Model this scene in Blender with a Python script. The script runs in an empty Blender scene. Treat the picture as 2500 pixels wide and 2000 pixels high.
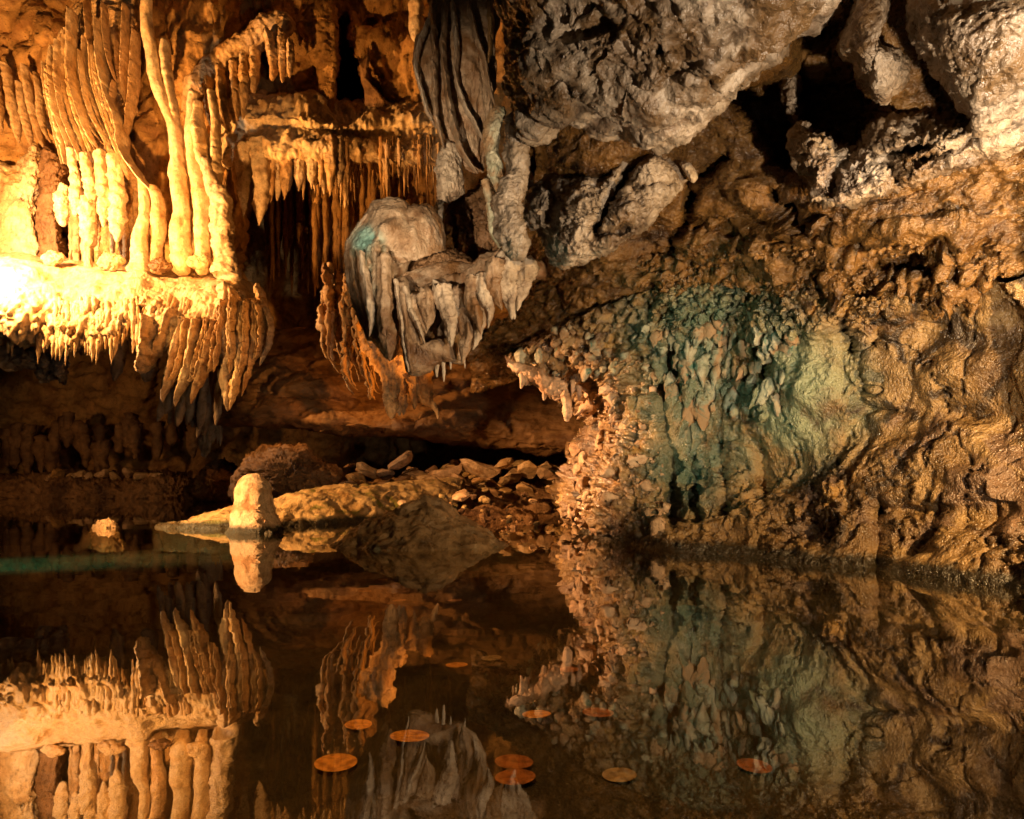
import bpy, math, random
import numpy as np

# ------------------------------------------------------------------ camera, world, lamps, exposure
sc = bpy.context.scene
COL = sc.collection
F, CX, HY, H = 1800.0, 1250.0, 1165.0, 0.16      # focal length, centre, horizon (photo pixels), eye height above water (m)
cam_d = bpy.data.cameras.new('camera'); cam = bpy.data.objects.new('camera', cam_d); COL.objects.link(cam)
cam_d.sensor_width = 36.0; cam_d.lens = 36.0 * F / 2500.0; cam_d.shift_y = (HY - 1000.0) / 2500.0
cam_d.clip_start = 0.01; cam_d.clip_end = 200.0
cam.location = (0, 0, H); cam.rotation_euler = (math.radians(90), 0, 0)
sc.camera = cam
sc.render.resolution_x = 1024; sc.render.resolution_y = 819
vs = sc.view_settings
vs.view_transform = 'Standard'; vs.look = 'None'; vs.gamma = 1.0; vs.use_curve_mapping = False; vs.exposure = 0.38
w = bpy.data.worlds.new('World'); sc.world = w; w.use_nodes = True
bg = w.node_tree.nodes['Background']; bg.inputs[0].default_value = (1.0, 0.62, 0.34, 1); bg.inputs[1].default_value = 0.007
sc.cycles.max_bounces = 4; sc.cycles.diffuse_bounces = 2; sc.cycles.glossy_bounces = 3
sc.cycles.use_adaptive_sampling = True; sc.cycles.adaptive_threshold = 0.03
sc.cycles.transparent_max_bounces = 8; sc.cycles.caustics_reflective = False; sc.cycles.caustics_refractive = False
sc.cycles.sample_clamp_indirect = 3.0
sc.cycles.use_denoising = True

def P(x, y, D):
    x = np.asarray(x, float); y = np.asarray(y, float); D = np.asarray(D, float)
    return np.stack([(x - CX) / F * D, D + 0 * x, H + (HY - y) / F * D], -1)

def lamp(name, at, to, watts, colour, angle=90, blend=0.6, radius=0.04):
    l = bpy.data.lights.new(name, 'SPOT'); o = bpy.data.objects.new(name, l); COL.objects.link(o)
    a = np.array(at); b = np.array(to)
    from mathutils import Vector
    o.location = a; o.rotation_euler = Vector(b - a).to_track_quat('-Z', 'Y').to_euler()
    l.energy = watts; l.color = colour; l.spot_size = math.radians(angle); l.spot_blend = blend; l.shadow_soft_size = radius
    return o
AMBER = (1.0, 0.50, 0.14); WARM = (1.0, 0.78, 0.52); GREEN = (0.42, 1.0, 0.70); ORANGE = (1.0, 0.36, 0.06)
lamp('floodlight_ledge', P(-190, 420, 3.45), P(330, 540, 4.5), 205, (1.0, 0.45, 0.115), 150, 0.5, 0.03)
lamp('added_glare_spot', P(-130, 560, 3.75), P(150, 640, 4.2), 30, (1.0, 0.84, 0.62), 150, 0.6, 0.03)  # added unseen lamp that whitens the left end of the ledge
lamp('floodlight_shelf', P(250, 760, 3.3), P(600, 270, 4.7), 120, (1.0, 0.43, 0.10), 74, 0.8, 0.03)
lamp('floodlight_rocks', (-1.75, 1.35, 0.62), P(800, 1240, 2.5), 340, (1.0, 0.50, 0.17), 46, 0.7, 0.03)
lamp('added_popcorn_spot', (-1.95, 2.2, 0.62), P(1480, 1120, 2.1), 620, (1.0, 0.52, 0.22), 19, 0.8, 0.03)  # extra unseen spot, added to brighten the popcorn face
lamp('floodlight_back', P(1240, 760, 3.2), P(900, 800, 3.7), 30, ORANGE, 70, 0.8, 0.04)
lamp('added_dripstone_spot', P(-90, 1000, 2.9), P(930, 890, 3.5), 150, ORANGE, 15, 0.9, 0.03)  # added out of view to brighten the orange dripstone
lamp('added_blades_spot', P(-60, 1010, 3.0), P(530, 850, 4.0), 38, AMBER, 34, 0.8, 0.03)  # small unseen lamp added to lift the ledge blades
lamp('added_shore_spot', (-3.3, 3.5, 0.55), P(250, 1130, 5.6), 24, (1.0, 0.48, 0.16), 60, 0.8, 0.05)  # weak unseen lamp, added so the far shore ledge shows
lamp('floodlight_wall', (0.80, 0.66, 0.26), P(2150, 1030, 1.4), 28, (1.0, 0.62, 0.26), 120, 0.7, 0.015)
lamp('floodlight_ceiling', (0.56, 0.36, 0.07), P(1800, 270, 1.25), 34, (1.0, 0.79, 0.56), 90, 0.7, 0.015)
lamp('floodlight_pendants', (0.70, 0.55, 0.52), P(2150, 330, 1.1), 11, (1.0, 0.84, 0.64), 80, 0.8, 0.015)
lamp('floodlight_drapery', (-0.42, 0.12, 0.10), P(1080, 440, 1.9), 120, (1.0, 0.74, 0.48), 22, 0.9, 0.015)
lamp('floodlight_green', (-1.1, 0.75, 0.22), P(1720, 920, 1.7), 13, GREEN, 25, 0.9, 0.03)
lamp('floodlight_teal', (-1.75, 1.45, 0.50), (-1.25, 1.86, -0.05), 120, (0.16, 1.0, 0.72), 44, 1.0, 0.02)
lamp('added_pool_spot', (-0.1, 0.50, 0.95), (0.0, 0.62, 0.0), 20, (1.0, 0.52, 0.17), 70, 0.8, 0.03)  # unseen overhead lamp added to light the coins

# ------------------------------------------------------------------ noise
rng = np.random.default_rng(7)
_perm = np.concatenate([rng.permutation(256)] * 3).astype(np.int32)
_g = rng.normal(size=(256, 3)); _g /= np.linalg.norm(_g, axis=1)[:, None]; _g = _g.astype(np.float32)

def perlin(p):
    p = np.ascontiguousarray(p, dtype=np.float32); out = np.empty(len(p), np.float32)
    for s in range(0, len(p), 65536):
        q = p[s:s + 65536]; fl = np.floor(q); f = q - fl; i = fl.astype(np.int32) & 255
        u = f * f * f * (f * (f * 6 - 15) + 10)
        r = 0
        ax0 = _perm[i[:, 0]]; ax1 = _perm[i[:, 0] + 1]
        for dx, ax in ((0, ax0), (1, ax1)):
            wx = u[:, 0] if dx else 1 - u[:, 0]
            for dy in (0, 1):
                ay = _perm[ax + i[:, 1] + dy]; wy = wx * (u[:, 1] if dy else 1 - u[:, 1])
                for dz in (0, 1):
                    g = _g[_perm[ay + i[:, 2] + dz]]
                    d = g[:, 0] * (f[:, 0] - dx) + g[:, 1] * (f[:, 1] - dy) + g[:, 2] * (f[:, 2] - dz)
                    r = r + d * wy * (u[:, 2] if dz else 1 - u[:, 2])
        out[s:s + 65536] = r * 1.6
    return out

def fbm(p, o=4, gain=0.5):
    a, r, q = 1.0, 0, np.asarray(p, np.float32)
    for k in range(o):
        r = r + a * perlin(q); q = q * 2.03 + 17.3; a *= gain
    return r

def ridged(p, o=4, gain=0.5):
    a, r, q = 1.0, 0, np.asarray(p, np.float32)
    for k in range(o):
        n = 1 - np.abs(perlin(q)) * 2; r = r + a * n; q = q * 2.07 + 9.1; a *= gain
    return r * 0.5

def billow(p, o=3, gain=0.5):
    a, r, q = 1.0, 0, np.asarray(p, np.float32)
    for k in range(o):
        r = r + a * (np.abs(perlin(q)) * 2 - 0.5); q = q * 2.05 + 5.7; a *= gain
    return r

def warp(p, amt=0.5):
    p = np.asarray(p, np.float32)
    return p + amt * np.stack([perlin(p + 31.4), perlin(p + 77.7), perlin(p + 11.9)], -1)

def cells(p, jitter=0.9):
    """distance to nearest jittered cell point (rounded knobs)"""
    p = np.asarray(p, np.float32); out = np.empty(len(p), np.float32)
    for s in range(0, len(p), 65536):
        q = p[s:s + 65536]; fl = np.floor(q).astype(np.int32); best = np.full(len(q), 9, np.float32)
        for dx in (-1, 0, 1):
            for dy in (-1, 0, 1):
                for dz in (-1, 0, 1):
                    c = fl + np.array([dx, dy, dz], np.int32); m = c & 255
                    h = _perm[_perm[_perm[m[:, 0]] + m[:, 1]] + m[:, 2]]
                    pt = c + 0.5 + jitter * 0.5 * _g[h]
                    best = np.minimum(best, ((q - pt) ** 2).sum(1))
        out[s:s + 65536] = np.sqrt(best)
    return out

# ------------------------------------------------------------------ mesh helpers
WORLD = {}
def mk(name, V, Q, mat, parent=None, loc=None, smooth=True):
    V = np.asarray(V, np.float64); Q = np.asarray(Q, np.int32)
    if loc is None:
        loc = np.array([V[:, 0].mean(), V[:, 1].mean(), V[:, 2].min()])
    me = bpy.data.meshes.new(name)
    me.vertices.add(len(V)); me.vertices.foreach_set('co', (V - loc).astype(np.float32).ravel())
    k = Q.shape[1]
    me.loops.add(len(Q) * k); me.loops.foreach_set('vertex_index', Q.ravel())
    me.polygons.add(len(Q)); me.polygons.foreach_set('loop_start', np.arange(len(Q), dtype=np.int32) * k)
    me.polygons.foreach_set('use_smooth', np.full(len(Q), smooth))
    me.update(calc_edges=True); me.validate()
    me.materials.append(mat)
    o = bpy.data.objects.new(name, me); COL.objects.link(o)
    place(o, loc, parent)
    return o

def place(o, loc, parent=None):
    loc = np.asarray(loc, float); WORLD[o.name] = loc
    if parent is not None:
        o.parent = parent; o.location = loc - WORLD[parent.name]
    else:
        o.location = loc

def thing(name, label, cat, loc, group=None):
    o = bpy.data.objects.new(name, None); COL.objects.link(o); place(o, loc)
    o.empty_display_size = 0.05
    return tag(o, label, cat, group)

def tag(o, label, cat, group=None, kind=None):
    o['label'] = label; o['category'] = cat
    if group: o['group'] = group
    if kind: o['kind'] = kind
    return o

def struct(o, label=None):
    o['kind'] = 'structure'
    if label: o['label'] = label
    return o

def vnormals(V, Q):
    a, b, c, d = (V[Q[:, k]] for k in range(4))
    n = np.cross(c - a, d - b)
    N = np.zeros_like(V)
    for k in range(4):
        for ax in range(3):
            N[:, ax] += np.bincount(Q[:, k], n[:, ax], len(V))
    return N / (np.linalg.norm(N, axis=1)[:, None] + 1e-12)

def gridq(nr, nc, wrap=False):
    r = np.arange(nr - 1)[:, None]; c = np.arange(nc if wrap else nc - 1)[None, :]; c2 = (c + 1) % nc
    return np.stack([r * nc + c, r * nc + c2, (r + 1) * nc + c2, (r + 1) * nc + c], -1).reshape(-1, 4)

def crm(n_in, n_out, closed=False):
    """Catmull-Rom interpolation matrix"""
    M = np.zeros((n_out, n_in))
    t = np.linspace(0, n_in if closed else n_in - 1, n_out, endpoint=not closed)
    i = np.floor(t).astype(int)
    if not closed: i = np.minimum(i, n_in - 2)
    f = t - i
    ws = (-.5 * f + f * f - .5 * f ** 3, 1 - 2.5 * f * f + 1.5 * f ** 3, .5 * f + 2 * f * f - 1.5 * f ** 3, -.5 * f * f + .5 * f ** 3)
    for k, wk in zip((-1, 0, 1, 2), ws):
        j = i + k
        j = j % n_in if closed else np.clip(j, 0, n_in - 1)
        np.add.at(M, (np.arange(n_out), j), wk)
    return M

def bumps(x, y, L):
    r = 0
    for cx, cy, rx, ry, a in L:
        r = r + a * np.exp(-(((x - cx) / rx) ** 2 + ((y - cy) / ry) ** 2))
    return r

def pdist(x, y, poly):
    best = np.full(np.shape(x), 1e9)
    for (x0, y0), (x1, y1) in zip(poly[:-1], poly[1:]):
        dx, dy = x1 - x0, y1 - y0; t = np.clip(((x - x0) * dx + (y - y0) * dy) / (dx * dx + dy * dy + 1e-9), 0, 1)
        best = np.minimum(best, np.hypot(x - x0 - t * dx, y - y0 - t * dy))
    return best

def creases(x, y, L):
    r = 0
    for poly, wd, a in L:
        r = r + a * np.exp(-(pdist(x, y, poly) / wd) ** 2)
    return r

def inside(x, y, poly, edge):
    """soft polygon mask"""
    ins = np.zeros(np.shape(x), bool); n = len(poly)
    for k in range(n):
        x0, y0 = poly[k]; x1, y1 = poly[(k + 1) % n]
        c = (y0 > y) != (y1 > y)
        ins ^= c & (x < (x1 - x0) * (y - y0) / (y1 - y0 + 1e-9) + x0)
    d = pdist(x, y, list(poly) + [poly[0]]) * np.where(ins, 1, -1)
    t = np.clip(d / edge + 0.5, 0, 1); return t * t * (3 - 2 * t)

def sheet(name, ctrl, nr, nc, mat, disp=None, feat=None, parent=None):
    """ctrl[row][col] = (px, py, depth); smooth surface, relief towards the viewer side"""
    A = np.array(ctrl, float); Mr = crm(A.shape[0], nr); Mc = crm(A.shape[1], nc)
    G = np.einsum('ra,abk,cb->rck', Mr, A, Mc); x, y, D = G[..., 0].ravel(), G[..., 1].ravel(), G[..., 2].ravel()
    if feat is not None: D = D - feat(x, y)
    V = P(x, y, D); Q = gridq(nr, nc); N = vnormals(V, Q)
    if ((V - [0, 0, H]) * N).sum(1).mean() > 0: Q = Q[:, ::-1]; N = -N
    if disp is not None: V = V + N * disp(V, N, x, y)[:, None]
    return mk(name, V, Q, mat, parent), V.reshape(nr, nc, 3), vnormals(V, Q).reshape(nr, nc, 3)

def pillow(name, outline, D, front, back, mat, parent=None, centre=None, tilt=(0, 0), feat=None, disp=None, ns=150, nr=46, power=2.4, loc=None):
    """closed solid whose silhouette follows the outline, bulging towards and away from the viewer"""
    O = np.array(outline, float); O = crm(len(O), ns, True) @ O
    c = O.mean(0) if centre is None else np.array(centre, float)
    nb = max(6, nr // 5)
    s = np.sin(np.linspace(0.012, 0.5, nr) * math.pi); s2 = np.sin(np.linspace(0.012, 0.5, nb) * math.pi)[::-1][1:]
    S = np.concatenate([s, s2]); sign = np.concatenate([np.ones(nr) * front, -np.ones(nb - 1) * back])
    b = sign * np.power(np.clip(1 - S ** power, 0, 1), 0.55)
    x = c[0] + (O[None, :, 0] - c[0]) * S[:, None]; y = c[1] + (O[None, :, 1] - c[1]) * S[:, None]
    Dd = D - b[:, None] + tilt[0] * (x - c[0]) / 100 + tilt[1] * (y - c[1]) / 100
    if feat is not None:
        k = (sign > 0)[:, None] * np.clip(1 - S ** 8, 0, 1)[:, None]
        Dd = Dd - feat(x.ravel(), y.ravel()).reshape(x.shape) * k
    V = P(x.ravel(), y.ravel(), Dd.ravel()); n = len(S); Q = gridq(n, ns, True)
    V = np.vstack([V, V[:ns].mean(0), V[-ns:].mean(0)])
    N = vnormals(V, Q)
    cen = V.mean(0)
    if ((V - cen) * N).sum() < 0: Q = Q[:, ::-1]; N = -N
    if disp is not None: V = V + N * disp(V, N)[:, None]
    # close the poles with quads folded to triangles
    k = np.arange(0, ns, 2)
    cap1 = np.stack([k, (k + 1) % ns, (k + 2) % ns, np.full(len(k), n * ns)], -1)
    cap2 = np.stack([(n - 1) * ns + (k + 2) % ns, (n - 1) * ns + (k + 1) % ns, (n - 1) * ns + k, np.full(len(k), n * ns + 1)], -1)
    V[n * ns] = V[:ns].mean(0); V[n * ns + 1] = V[(n - 1) * ns:n * ns].mean(0)
    return mk(name, V, np.vstack([Q, cap1, cap2]), mat, parent, loc)

def tube(name, path, mat, parent=None, ns=22, nr=60, flat=1.0, rough=0.12, streak=0.15, freq=None, sharp=1.0, wob=0.10, bead=0.10, round_tip=True, seed=0.0, loc=None):
    """path = [(px, py, depth, radius_px)...] a tapering, knobbly drip; flat > 1 is deeper than wide; sharp > 1 pinches it to an edge"""
    A = np.array(path, float); G = crm(len(A), nr) @ A
    C = P(G[:, 0], G[:, 1], G[:, 2]); r = np.maximum(G[:, 3], 0.3) / F * G[:, 2]
    t = np.linspace(0, 1, nr)
    if round_tip: r = r * np.sqrt(np.clip(1 - t ** 14, 0.0004, 1))
    r[0] *= 0.05
    rm = max(np.median(r), 1e-4); fq = freq or 0.8 / rm
    arc = np.concatenate([[0], np.cumsum(np.linalg.norm(np.diff(C, axis=0), axis=1))])
    one = lambda k, f_: fbm(np.stack([arc * f_ + seed * 3.1 + k, 0 * arc + seed, 0 * arc + k * 7.7], -1), 3)
    C = C + np.stack([one(1, .28 * fq), one(2, .28 * fq), 0 * arc], -1) * (wob * 2.2 * r)[:, None]
    r = r * (1 + bead * 1.6 * one(3, .5 * fq))
    T = np.gradient(C, axis=0); T /= np.linalg.norm(T, axis=1)[:, None]
    A1 = np.cross(T, [0, 1, 0]); A1 /= np.linalg.norm(A1, axis=1)[:, None] + 1e-9; B1 = np.cross(A1, T)
    a = np.linspace(0, 2 * math.pi, ns, endpoint=False)
    ca = np.sign(np.cos(a)) * np.abs(np.cos(a)) ** sharp
    V = C[:, None, :] + r[:, None, None] * (A1[:, None, :] * ca[None, :, None] + B1[:, None, :] * (flat * np.sin(a))[None, :, None])
    V = V.reshape(-1, 3); Q = gridq(nr, ns, True)
    N = V - np.repeat(C, ns, 0); N /= np.linalg.norm(N, axis=1)[:, None] + 1e-9
    rr = np.repeat(r, ns)
    d = rough * fbm(V * fq + seed, 4, .6) + streak * fbm(V * [fq * 1.6, fq * 1.6, fq * .22] + seed + 5, 3) + .35 * rough * billow(V * fq * 3.5 + seed, 2)
    V = V + N * (d * rr)[:, None]
    return mk(name, V, Q[:, ::-1], mat, parent, loc)

def bar(V):  # bounding base point of a list of (px,py,D)
    return P(*V)

# ------------------------------------------------------------------ materials
def ramp(nt, cols, fac, interp='LINEAR'):
    n = nt.nodes.new('ShaderNodeValToRGB'); e = n.color_ramp.elements; n.color_ramp.interpolation = interp
    while len(e) < len(cols): e.new(0.5)
    for k, (p, c) in enumerate(cols):
        e[k].position = p; e[k].color = (*c, 1) if len(c) == 3 else c
    nt.links.new(fac, n.inputs[0]); return n.outputs[0]

def rock(name, cols, scale=6.0, fine=8.0, bump=0.006, rough=(0.35, 0.75), pits=0.35, pit_scale=5.0, stretch=(1, 1, 1), stain=None, spec=0.4, patch=None, tide=False):
    m = bpy.data.materials.new(name); m.use_nodes = True; nt = m.node_tree; L = nt.links; nodes = nt.nodes
    bs = nodes['Principled BSDF']; bs.inputs['Specular IOR Level'].default_value = spec
    geo = nodes.new('ShaderNodeNewGeometry'); mp = nodes.new('ShaderNodeMapping'); L.new(geo.outputs['Position'], mp.inputs[0])
    mp.inputs['Scale'].default_value = tuple(scale * s for s in stretch)
    def noise(sc_, det, rg, dist=0.0, src=mp.outputs[0]):
        n = nodes.new('ShaderNodeTexNoise'); n.inputs['Scale'].default_value = sc_; n.inputs['Detail'].default_value = det
        n.inputs['Roughness'].default_value = rg; n.inputs['Distortion'].default_value = dist; L.new(src, n.inputs['Vector']); return n.outputs[0]
    n1 = noise(1.0, 4, 0.62, 0.6); n2 = noise(fine, 5, 0.7, 0.0); n3 = noise(fine * 6, 2, 0.65)
    k = len(cols); pos = [0.34 + 0.32 * i / (k - 1) for i in range(k)]
    col = ramp(nt, list(zip(pos, cols)), n1)
    def mix(kind, a, b, fac=1.0):
        x = nodes.new('ShaderNodeMix'); x.data_type = 'RGBA'; x.blend_type = kind
        if isinstance(fac, float): x.inputs[0].default_value = fac
        else: L.new(fac, x.inputs[0])
        for s_, v in ((6, a), (7, b)):
            if hasattr(v, 'links'): L.new(v, x.inputs[s_])
            else: x.inputs[s_].default_value = (*v, 1)
        return x.outputs[2]
    spk = ramp(nt, [(0.30, (0.34, 0.28, 0.23)), (0.46, (0.88, 0.86, 0.84)), (0.72, (1.35, 1.35, 1.35))], n2)
    col = mix('MULTIPLY', col, spk, 0.85)
    if stain:
        for scol, ss, lo, hi in stain:
            ns_ = noise(ss, 4, 0.6, 1.0)
            col = mix('MIX', col, scol, ramp(nt, [(lo, (0, 0, 0)), (hi, (1, 1, 1))], ns_))
    if patch:
        for pc, centre, rad in patch:
            dn = nodes.new('ShaderNodeVectorMath'); dn.operation = 'DISTANCE'; dn.inputs[1].default_value = tuple(centre); L.new(geo.outputs['Position'], dn.inputs[0])
            mr = nodes.new('ShaderNodeMapRange'); mr.inputs[1].default_value = rad; mr.inputs[2].default_value = rad * .35; L.new(dn.outputs['Value'], mr.inputs[0])
            mm = nodes.new('ShaderNodeMath'); mm.operation = 'MULTIPLY'; L.new(mr.outputs[0], mm.inputs[0]); L.new(ramp(nt, [(.36, (0, 0, 0)), (.52, (1, 1, 1))], noise(1.1, 6, .65, 1.0)), mm.inputs[1])
            col = mix('MIX', col, pc, mm.outputs[0])
    if tide:   # wet algae line just above the water
        sx = nodes.new('ShaderNodeSeparateXYZ'); L.new(geo.outputs['Position'], sx.inputs[0])
        ad = nodes.new('ShaderNodeMath'); ad.operation = 'MULTIPLY_ADD'; L.new(n2, ad.inputs[0]); ad.inputs[1].default_value = -.03; L.new(sx.outputs[2], ad.inputs[2])
        col = mix('MIX', col, (.035, .026, .012), ramp(nt, [(0.0, (1, 1, 1)), (0.012, (0, 0, 0))], ad.outputs[0]))
    v = nodes.new('ShaderNodeTexVoronoi'); v.inputs['Scale'].default_value = fine * pit_scale * 0.5; L.new(mp.outputs[0], v.inputs['Vector'])
    pit = ramp(nt, [(0.10, (0, 0, 0)), (0.22, (1, 1, 1))], v.outputs['Distance'])
    n4 = noise(fine * 0.5, 1, 0.5)
    few = ramp(nt, [(0.48, (1, 1, 1)), (0.56, (0, 0, 0))], n4)
    pitm = mix('LIGHTEN', pit, few)
    col = mix('MULTIPLY', col, mix('MIX', (1, 1, 1), mix('LIGHTEN', pitm, (0.3, 0.22, 0.16)), pits))
    L.new(col, bs.inputs['Base Color'])
    rr = nodes.new('ShaderNodeMapRange'); rr.inputs[1].default_value = 0.3; rr.inputs[2].default_value = 0.7
    rr.inputs[3].default_value = rough[0]; rr.inputs[4].default_value = rough[1]; L.new(n2, rr.inputs[0]); L.new(rr.outputs[0], bs.inputs['Roughness'])
    # relief: medium grain, fine grain and pits
    def math_(op, a, b):
        x = nodes.new('ShaderNodeMath'); x.operation = op
        for s_, q in ((0, a), (1, b)):
            if hasattr(q, 'links'): L.new(q, x.inputs[s_])
            else: x.inputs[s_].default_value = q
        return x.outputs[0]
    h = math_('ADD', math_('MULTIPLY', n2, 1.0), math_('MULTIPLY', n3, 0.35))
    h = math_('ADD', h, math_('MULTIPLY', pitm, 0.5 * pits))
    b = nodes.new('ShaderNodeBump'); b.inputs['Strength'].default_value = 1.0; b.inputs['Distance'].default_value = bump
    L.new(h, b.inputs['Height']); L.new(b.outputs[0], bs.inputs['Normal'])
    return m

CREAM = rock('cream_flowstone', [(.60, .40, .20), (.74, .55, .32), (.82, .66, .44), (.66, .43, .20)], 4, 7, 0.010, pits=0.5)
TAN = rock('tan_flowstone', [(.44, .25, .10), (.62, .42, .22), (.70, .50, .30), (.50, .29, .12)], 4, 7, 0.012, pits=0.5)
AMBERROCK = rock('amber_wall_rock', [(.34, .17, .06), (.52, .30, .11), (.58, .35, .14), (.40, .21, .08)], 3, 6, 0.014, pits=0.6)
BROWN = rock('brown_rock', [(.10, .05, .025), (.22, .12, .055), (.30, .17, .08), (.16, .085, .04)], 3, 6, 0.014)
GREY = rock('grey_limestone', [(.12, .08, .05), (.31, .235, .16), (.45, .36, .265), (.23, .16, .105)], 7, 5, 0.007, rough=(.2, .6), spec=.7, stain=[((.15, .085, .035), 0.9, .50, .64)])
GOLD = rock('wet_gold_rock', [(.05, .023, .007), (.18, .09, .024), (.25, .13, .036), (.09, .043, .012)], 6, 6, 0.010, rough=(.12, .45), stretch=(1, 1, 1.8), spec=.9)  # shade under the overhang is also put into these dark tones
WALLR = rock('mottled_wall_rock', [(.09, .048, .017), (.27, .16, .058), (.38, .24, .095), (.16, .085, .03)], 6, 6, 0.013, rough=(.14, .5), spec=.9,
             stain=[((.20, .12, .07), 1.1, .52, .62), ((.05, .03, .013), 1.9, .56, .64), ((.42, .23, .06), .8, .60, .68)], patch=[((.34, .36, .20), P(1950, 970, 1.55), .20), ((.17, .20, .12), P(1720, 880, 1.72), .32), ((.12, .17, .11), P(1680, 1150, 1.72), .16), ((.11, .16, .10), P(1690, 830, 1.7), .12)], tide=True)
PINK = rock('pinkish_popcorn_rock', [(.34, .19, .09), (.60, .40, .24), (.68, .48, .31), (.44, .26, .13)], 8, 6, 0.008)
VERD = rock('verdigris_crust', [(.18, .22, .15), (.36, .36, .25), (.48, .45, .32), (.26, .24, .15)], 9, 6, 0.006, stain=[((.36, .23, .12), 1.1, .47, .58), ((.05, .16, .12), 1.7, .60, .68)])
DRAPE = rock('veined_drapery_stone', [(.20, .105, .05), (.38, .25, .145), (.50, .37, .245), (.30, .165, .08)], 7, 5, 0.0065, rough=(.3, .6), pits=.3,
             stain=[((.24, .12, .045), 0.8, .50, .66)], patch=[((.30, .55, .48), P(895, 590, 1.79), .055), ((.28, .48, .42), P(868, 560, 1.80), .05), ((.42, .48, .38), P(892, 650, 1.78), .05), ((.42, .40, .30), P(905, 720, 1.78), .05)])  # patches: teal highlight on the left folds put into the stone colour
PALE = rock('pale_dripstone', [(.42, .30, .20), (.60, .47, .33), (.70, .58, .43), (.50, .36, .23)], 8, 5, 0.006, pits=.3)
SLATE = rock('dark_wet_rock', [(.10, .06, .028), (.25, .16, .078), (.33, .22, .115), (.16, .10, .05)], 9, 6, 0.006, rough=(.2, .55), spec=.7, stain=[((.20, .22, .17), 1.4, .60, .70)])
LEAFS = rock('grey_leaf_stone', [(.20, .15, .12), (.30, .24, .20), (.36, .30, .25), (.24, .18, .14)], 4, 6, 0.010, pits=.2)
CREAM2 = rock('tan_stalagmite_stone', [(.40, .23, .11), (.58, .39, .22), (.70, .52, .34), (.44, .24, .11)], 11, 6, 0.010, pits=.6, tide=True, stain=[((.34, .17, .07), 1.0, .56, .66)])
MOSSY = rock('mossy_gold_rock', [(.30, .17, .06), (.50, .33, .14), (.58, .41, .20), (.38, .22, .08)], 6, 6, 0.009, rough=(.3, .7), stain=[((.17, .15, .03), 1.3, .56, .66)], tide=True)
BED = rock('pool_bed_silt', [(.010, .008, .004), (.026, .021, .010), (.055, .043, .022), (.016, .012, .006)], 9, 14, 0.003, rough=(.6, .9))
LOWB = rock('smooth_brown_rock', [(.14, .07, .03), (.28, .15, .065), (.34, .19, .085), (.20, .10, .045)], 2.2, 6, 0.012, stretch=(1, 1, 2), pits=.3)

def metal(name, col, dark):
    m = bpy.data.materials.new(name); m.use_nodes = True; nt = m.node_tree; bs = nt.nodes['Principled BSDF']
    g = nt.nodes.new('ShaderNodeNewGeometry'); n = nt.nodes.new('ShaderNodeTexNoise'); n.inputs['Scale'].default_value = 160; n.inputs['Detail'].default_value = 4
    nt.links.new(g.outputs['Position'], n.inputs['Vector'])
    nt.links.new(ramp(nt, [(.38, dark), (.58, col)], n.outputs[0]), bs.inputs['Base Color'])
    bs.inputs['Metallic'].default_value = 0.1; bs.inputs['Roughness'].default_value = 0.45
    return m

def water_material():
    m = bpy.data.materials.new('still_water'); m.use_nodes = True; nt = m.node_tree; L = nt.links
    for n in list(nt.nodes): nt.nodes.remove(n)
    out = nt.nodes.new('ShaderNodeOutputMaterial'); gl = nt.nodes.new('ShaderNodeBsdfGlossy'); tr = nt.nodes.new('ShaderNodeBsdfTransparent')
    gl.inputs['Roughness'].default_value = 0.0; gl.inputs['Color'].default_value = (1, 1, 1, 1); tr.inputs['Color'].default_value = (.86, .78, .60, 1)
    # Schlick reflectance, the same seen from above and from below
    gg = nt.nodes.new('ShaderNodeNewGeometry'); dt = nt.nodes.new('ShaderNodeVectorMath'); dt.operation = 'DOT_PRODUCT'
    L.new(gg.outputs['Incoming'], dt.inputs[0]); L.new(gg.outputs['Normal'], dt.inputs[1])
    def m_(op, a, b):
        x = nt.nodes.new('ShaderNodeMath'); x.operation = op
        for s_, q in ((0, a), (1, b)):
            if hasattr(q, 'links'): L.new(q, x.inputs[s_])
            elif q is not None: x.inputs[s_].default_value = q
        return x.outputs[0]
    fr = m_('ADD', m_('MULTIPLY', m_('POWER', m_('SUBTRACT', 1.0, m_('ABSOLUTE', dt.outputs['Value'], None)), 4.2), 0.96), 0.04)
    mx = nt.nodes.new('ShaderNodeMixShader'); L.new(fr, mx.inputs[0]); L.new(tr.outputs[0], mx.inputs[1]); L.new(gl.outputs[0], mx.inputs[2])
    L.new(mx.outputs[0], out.inputs['Surface'])
    g = nt.nodes.new('ShaderNodeNewGeometry'); mp = nt.nodes.new('ShaderNodeMapping'); mp.inputs['Scale'].default_value = (2.2, 5.0, 1)
    L.new(g.outputs['Position'], mp.inputs[0])
    n = nt.nodes.new('ShaderNodeTexNoise'); n.inputs['Scale'].default_value = 2.0; n.inputs['Detail'].default_value = 2; L.new(mp.outputs[0], n.inputs['Vector'])
    b = nt.nodes.new('ShaderNodeBump'); b.inputs['Strength'].default_value = 0.5; b.inputs['Distance'].default_value = 0.0005
    L.new(n.outputs[0], b.inputs['Height']); L.new(b.outputs[0], gl.inputs['Normal'])
    return m

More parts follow.
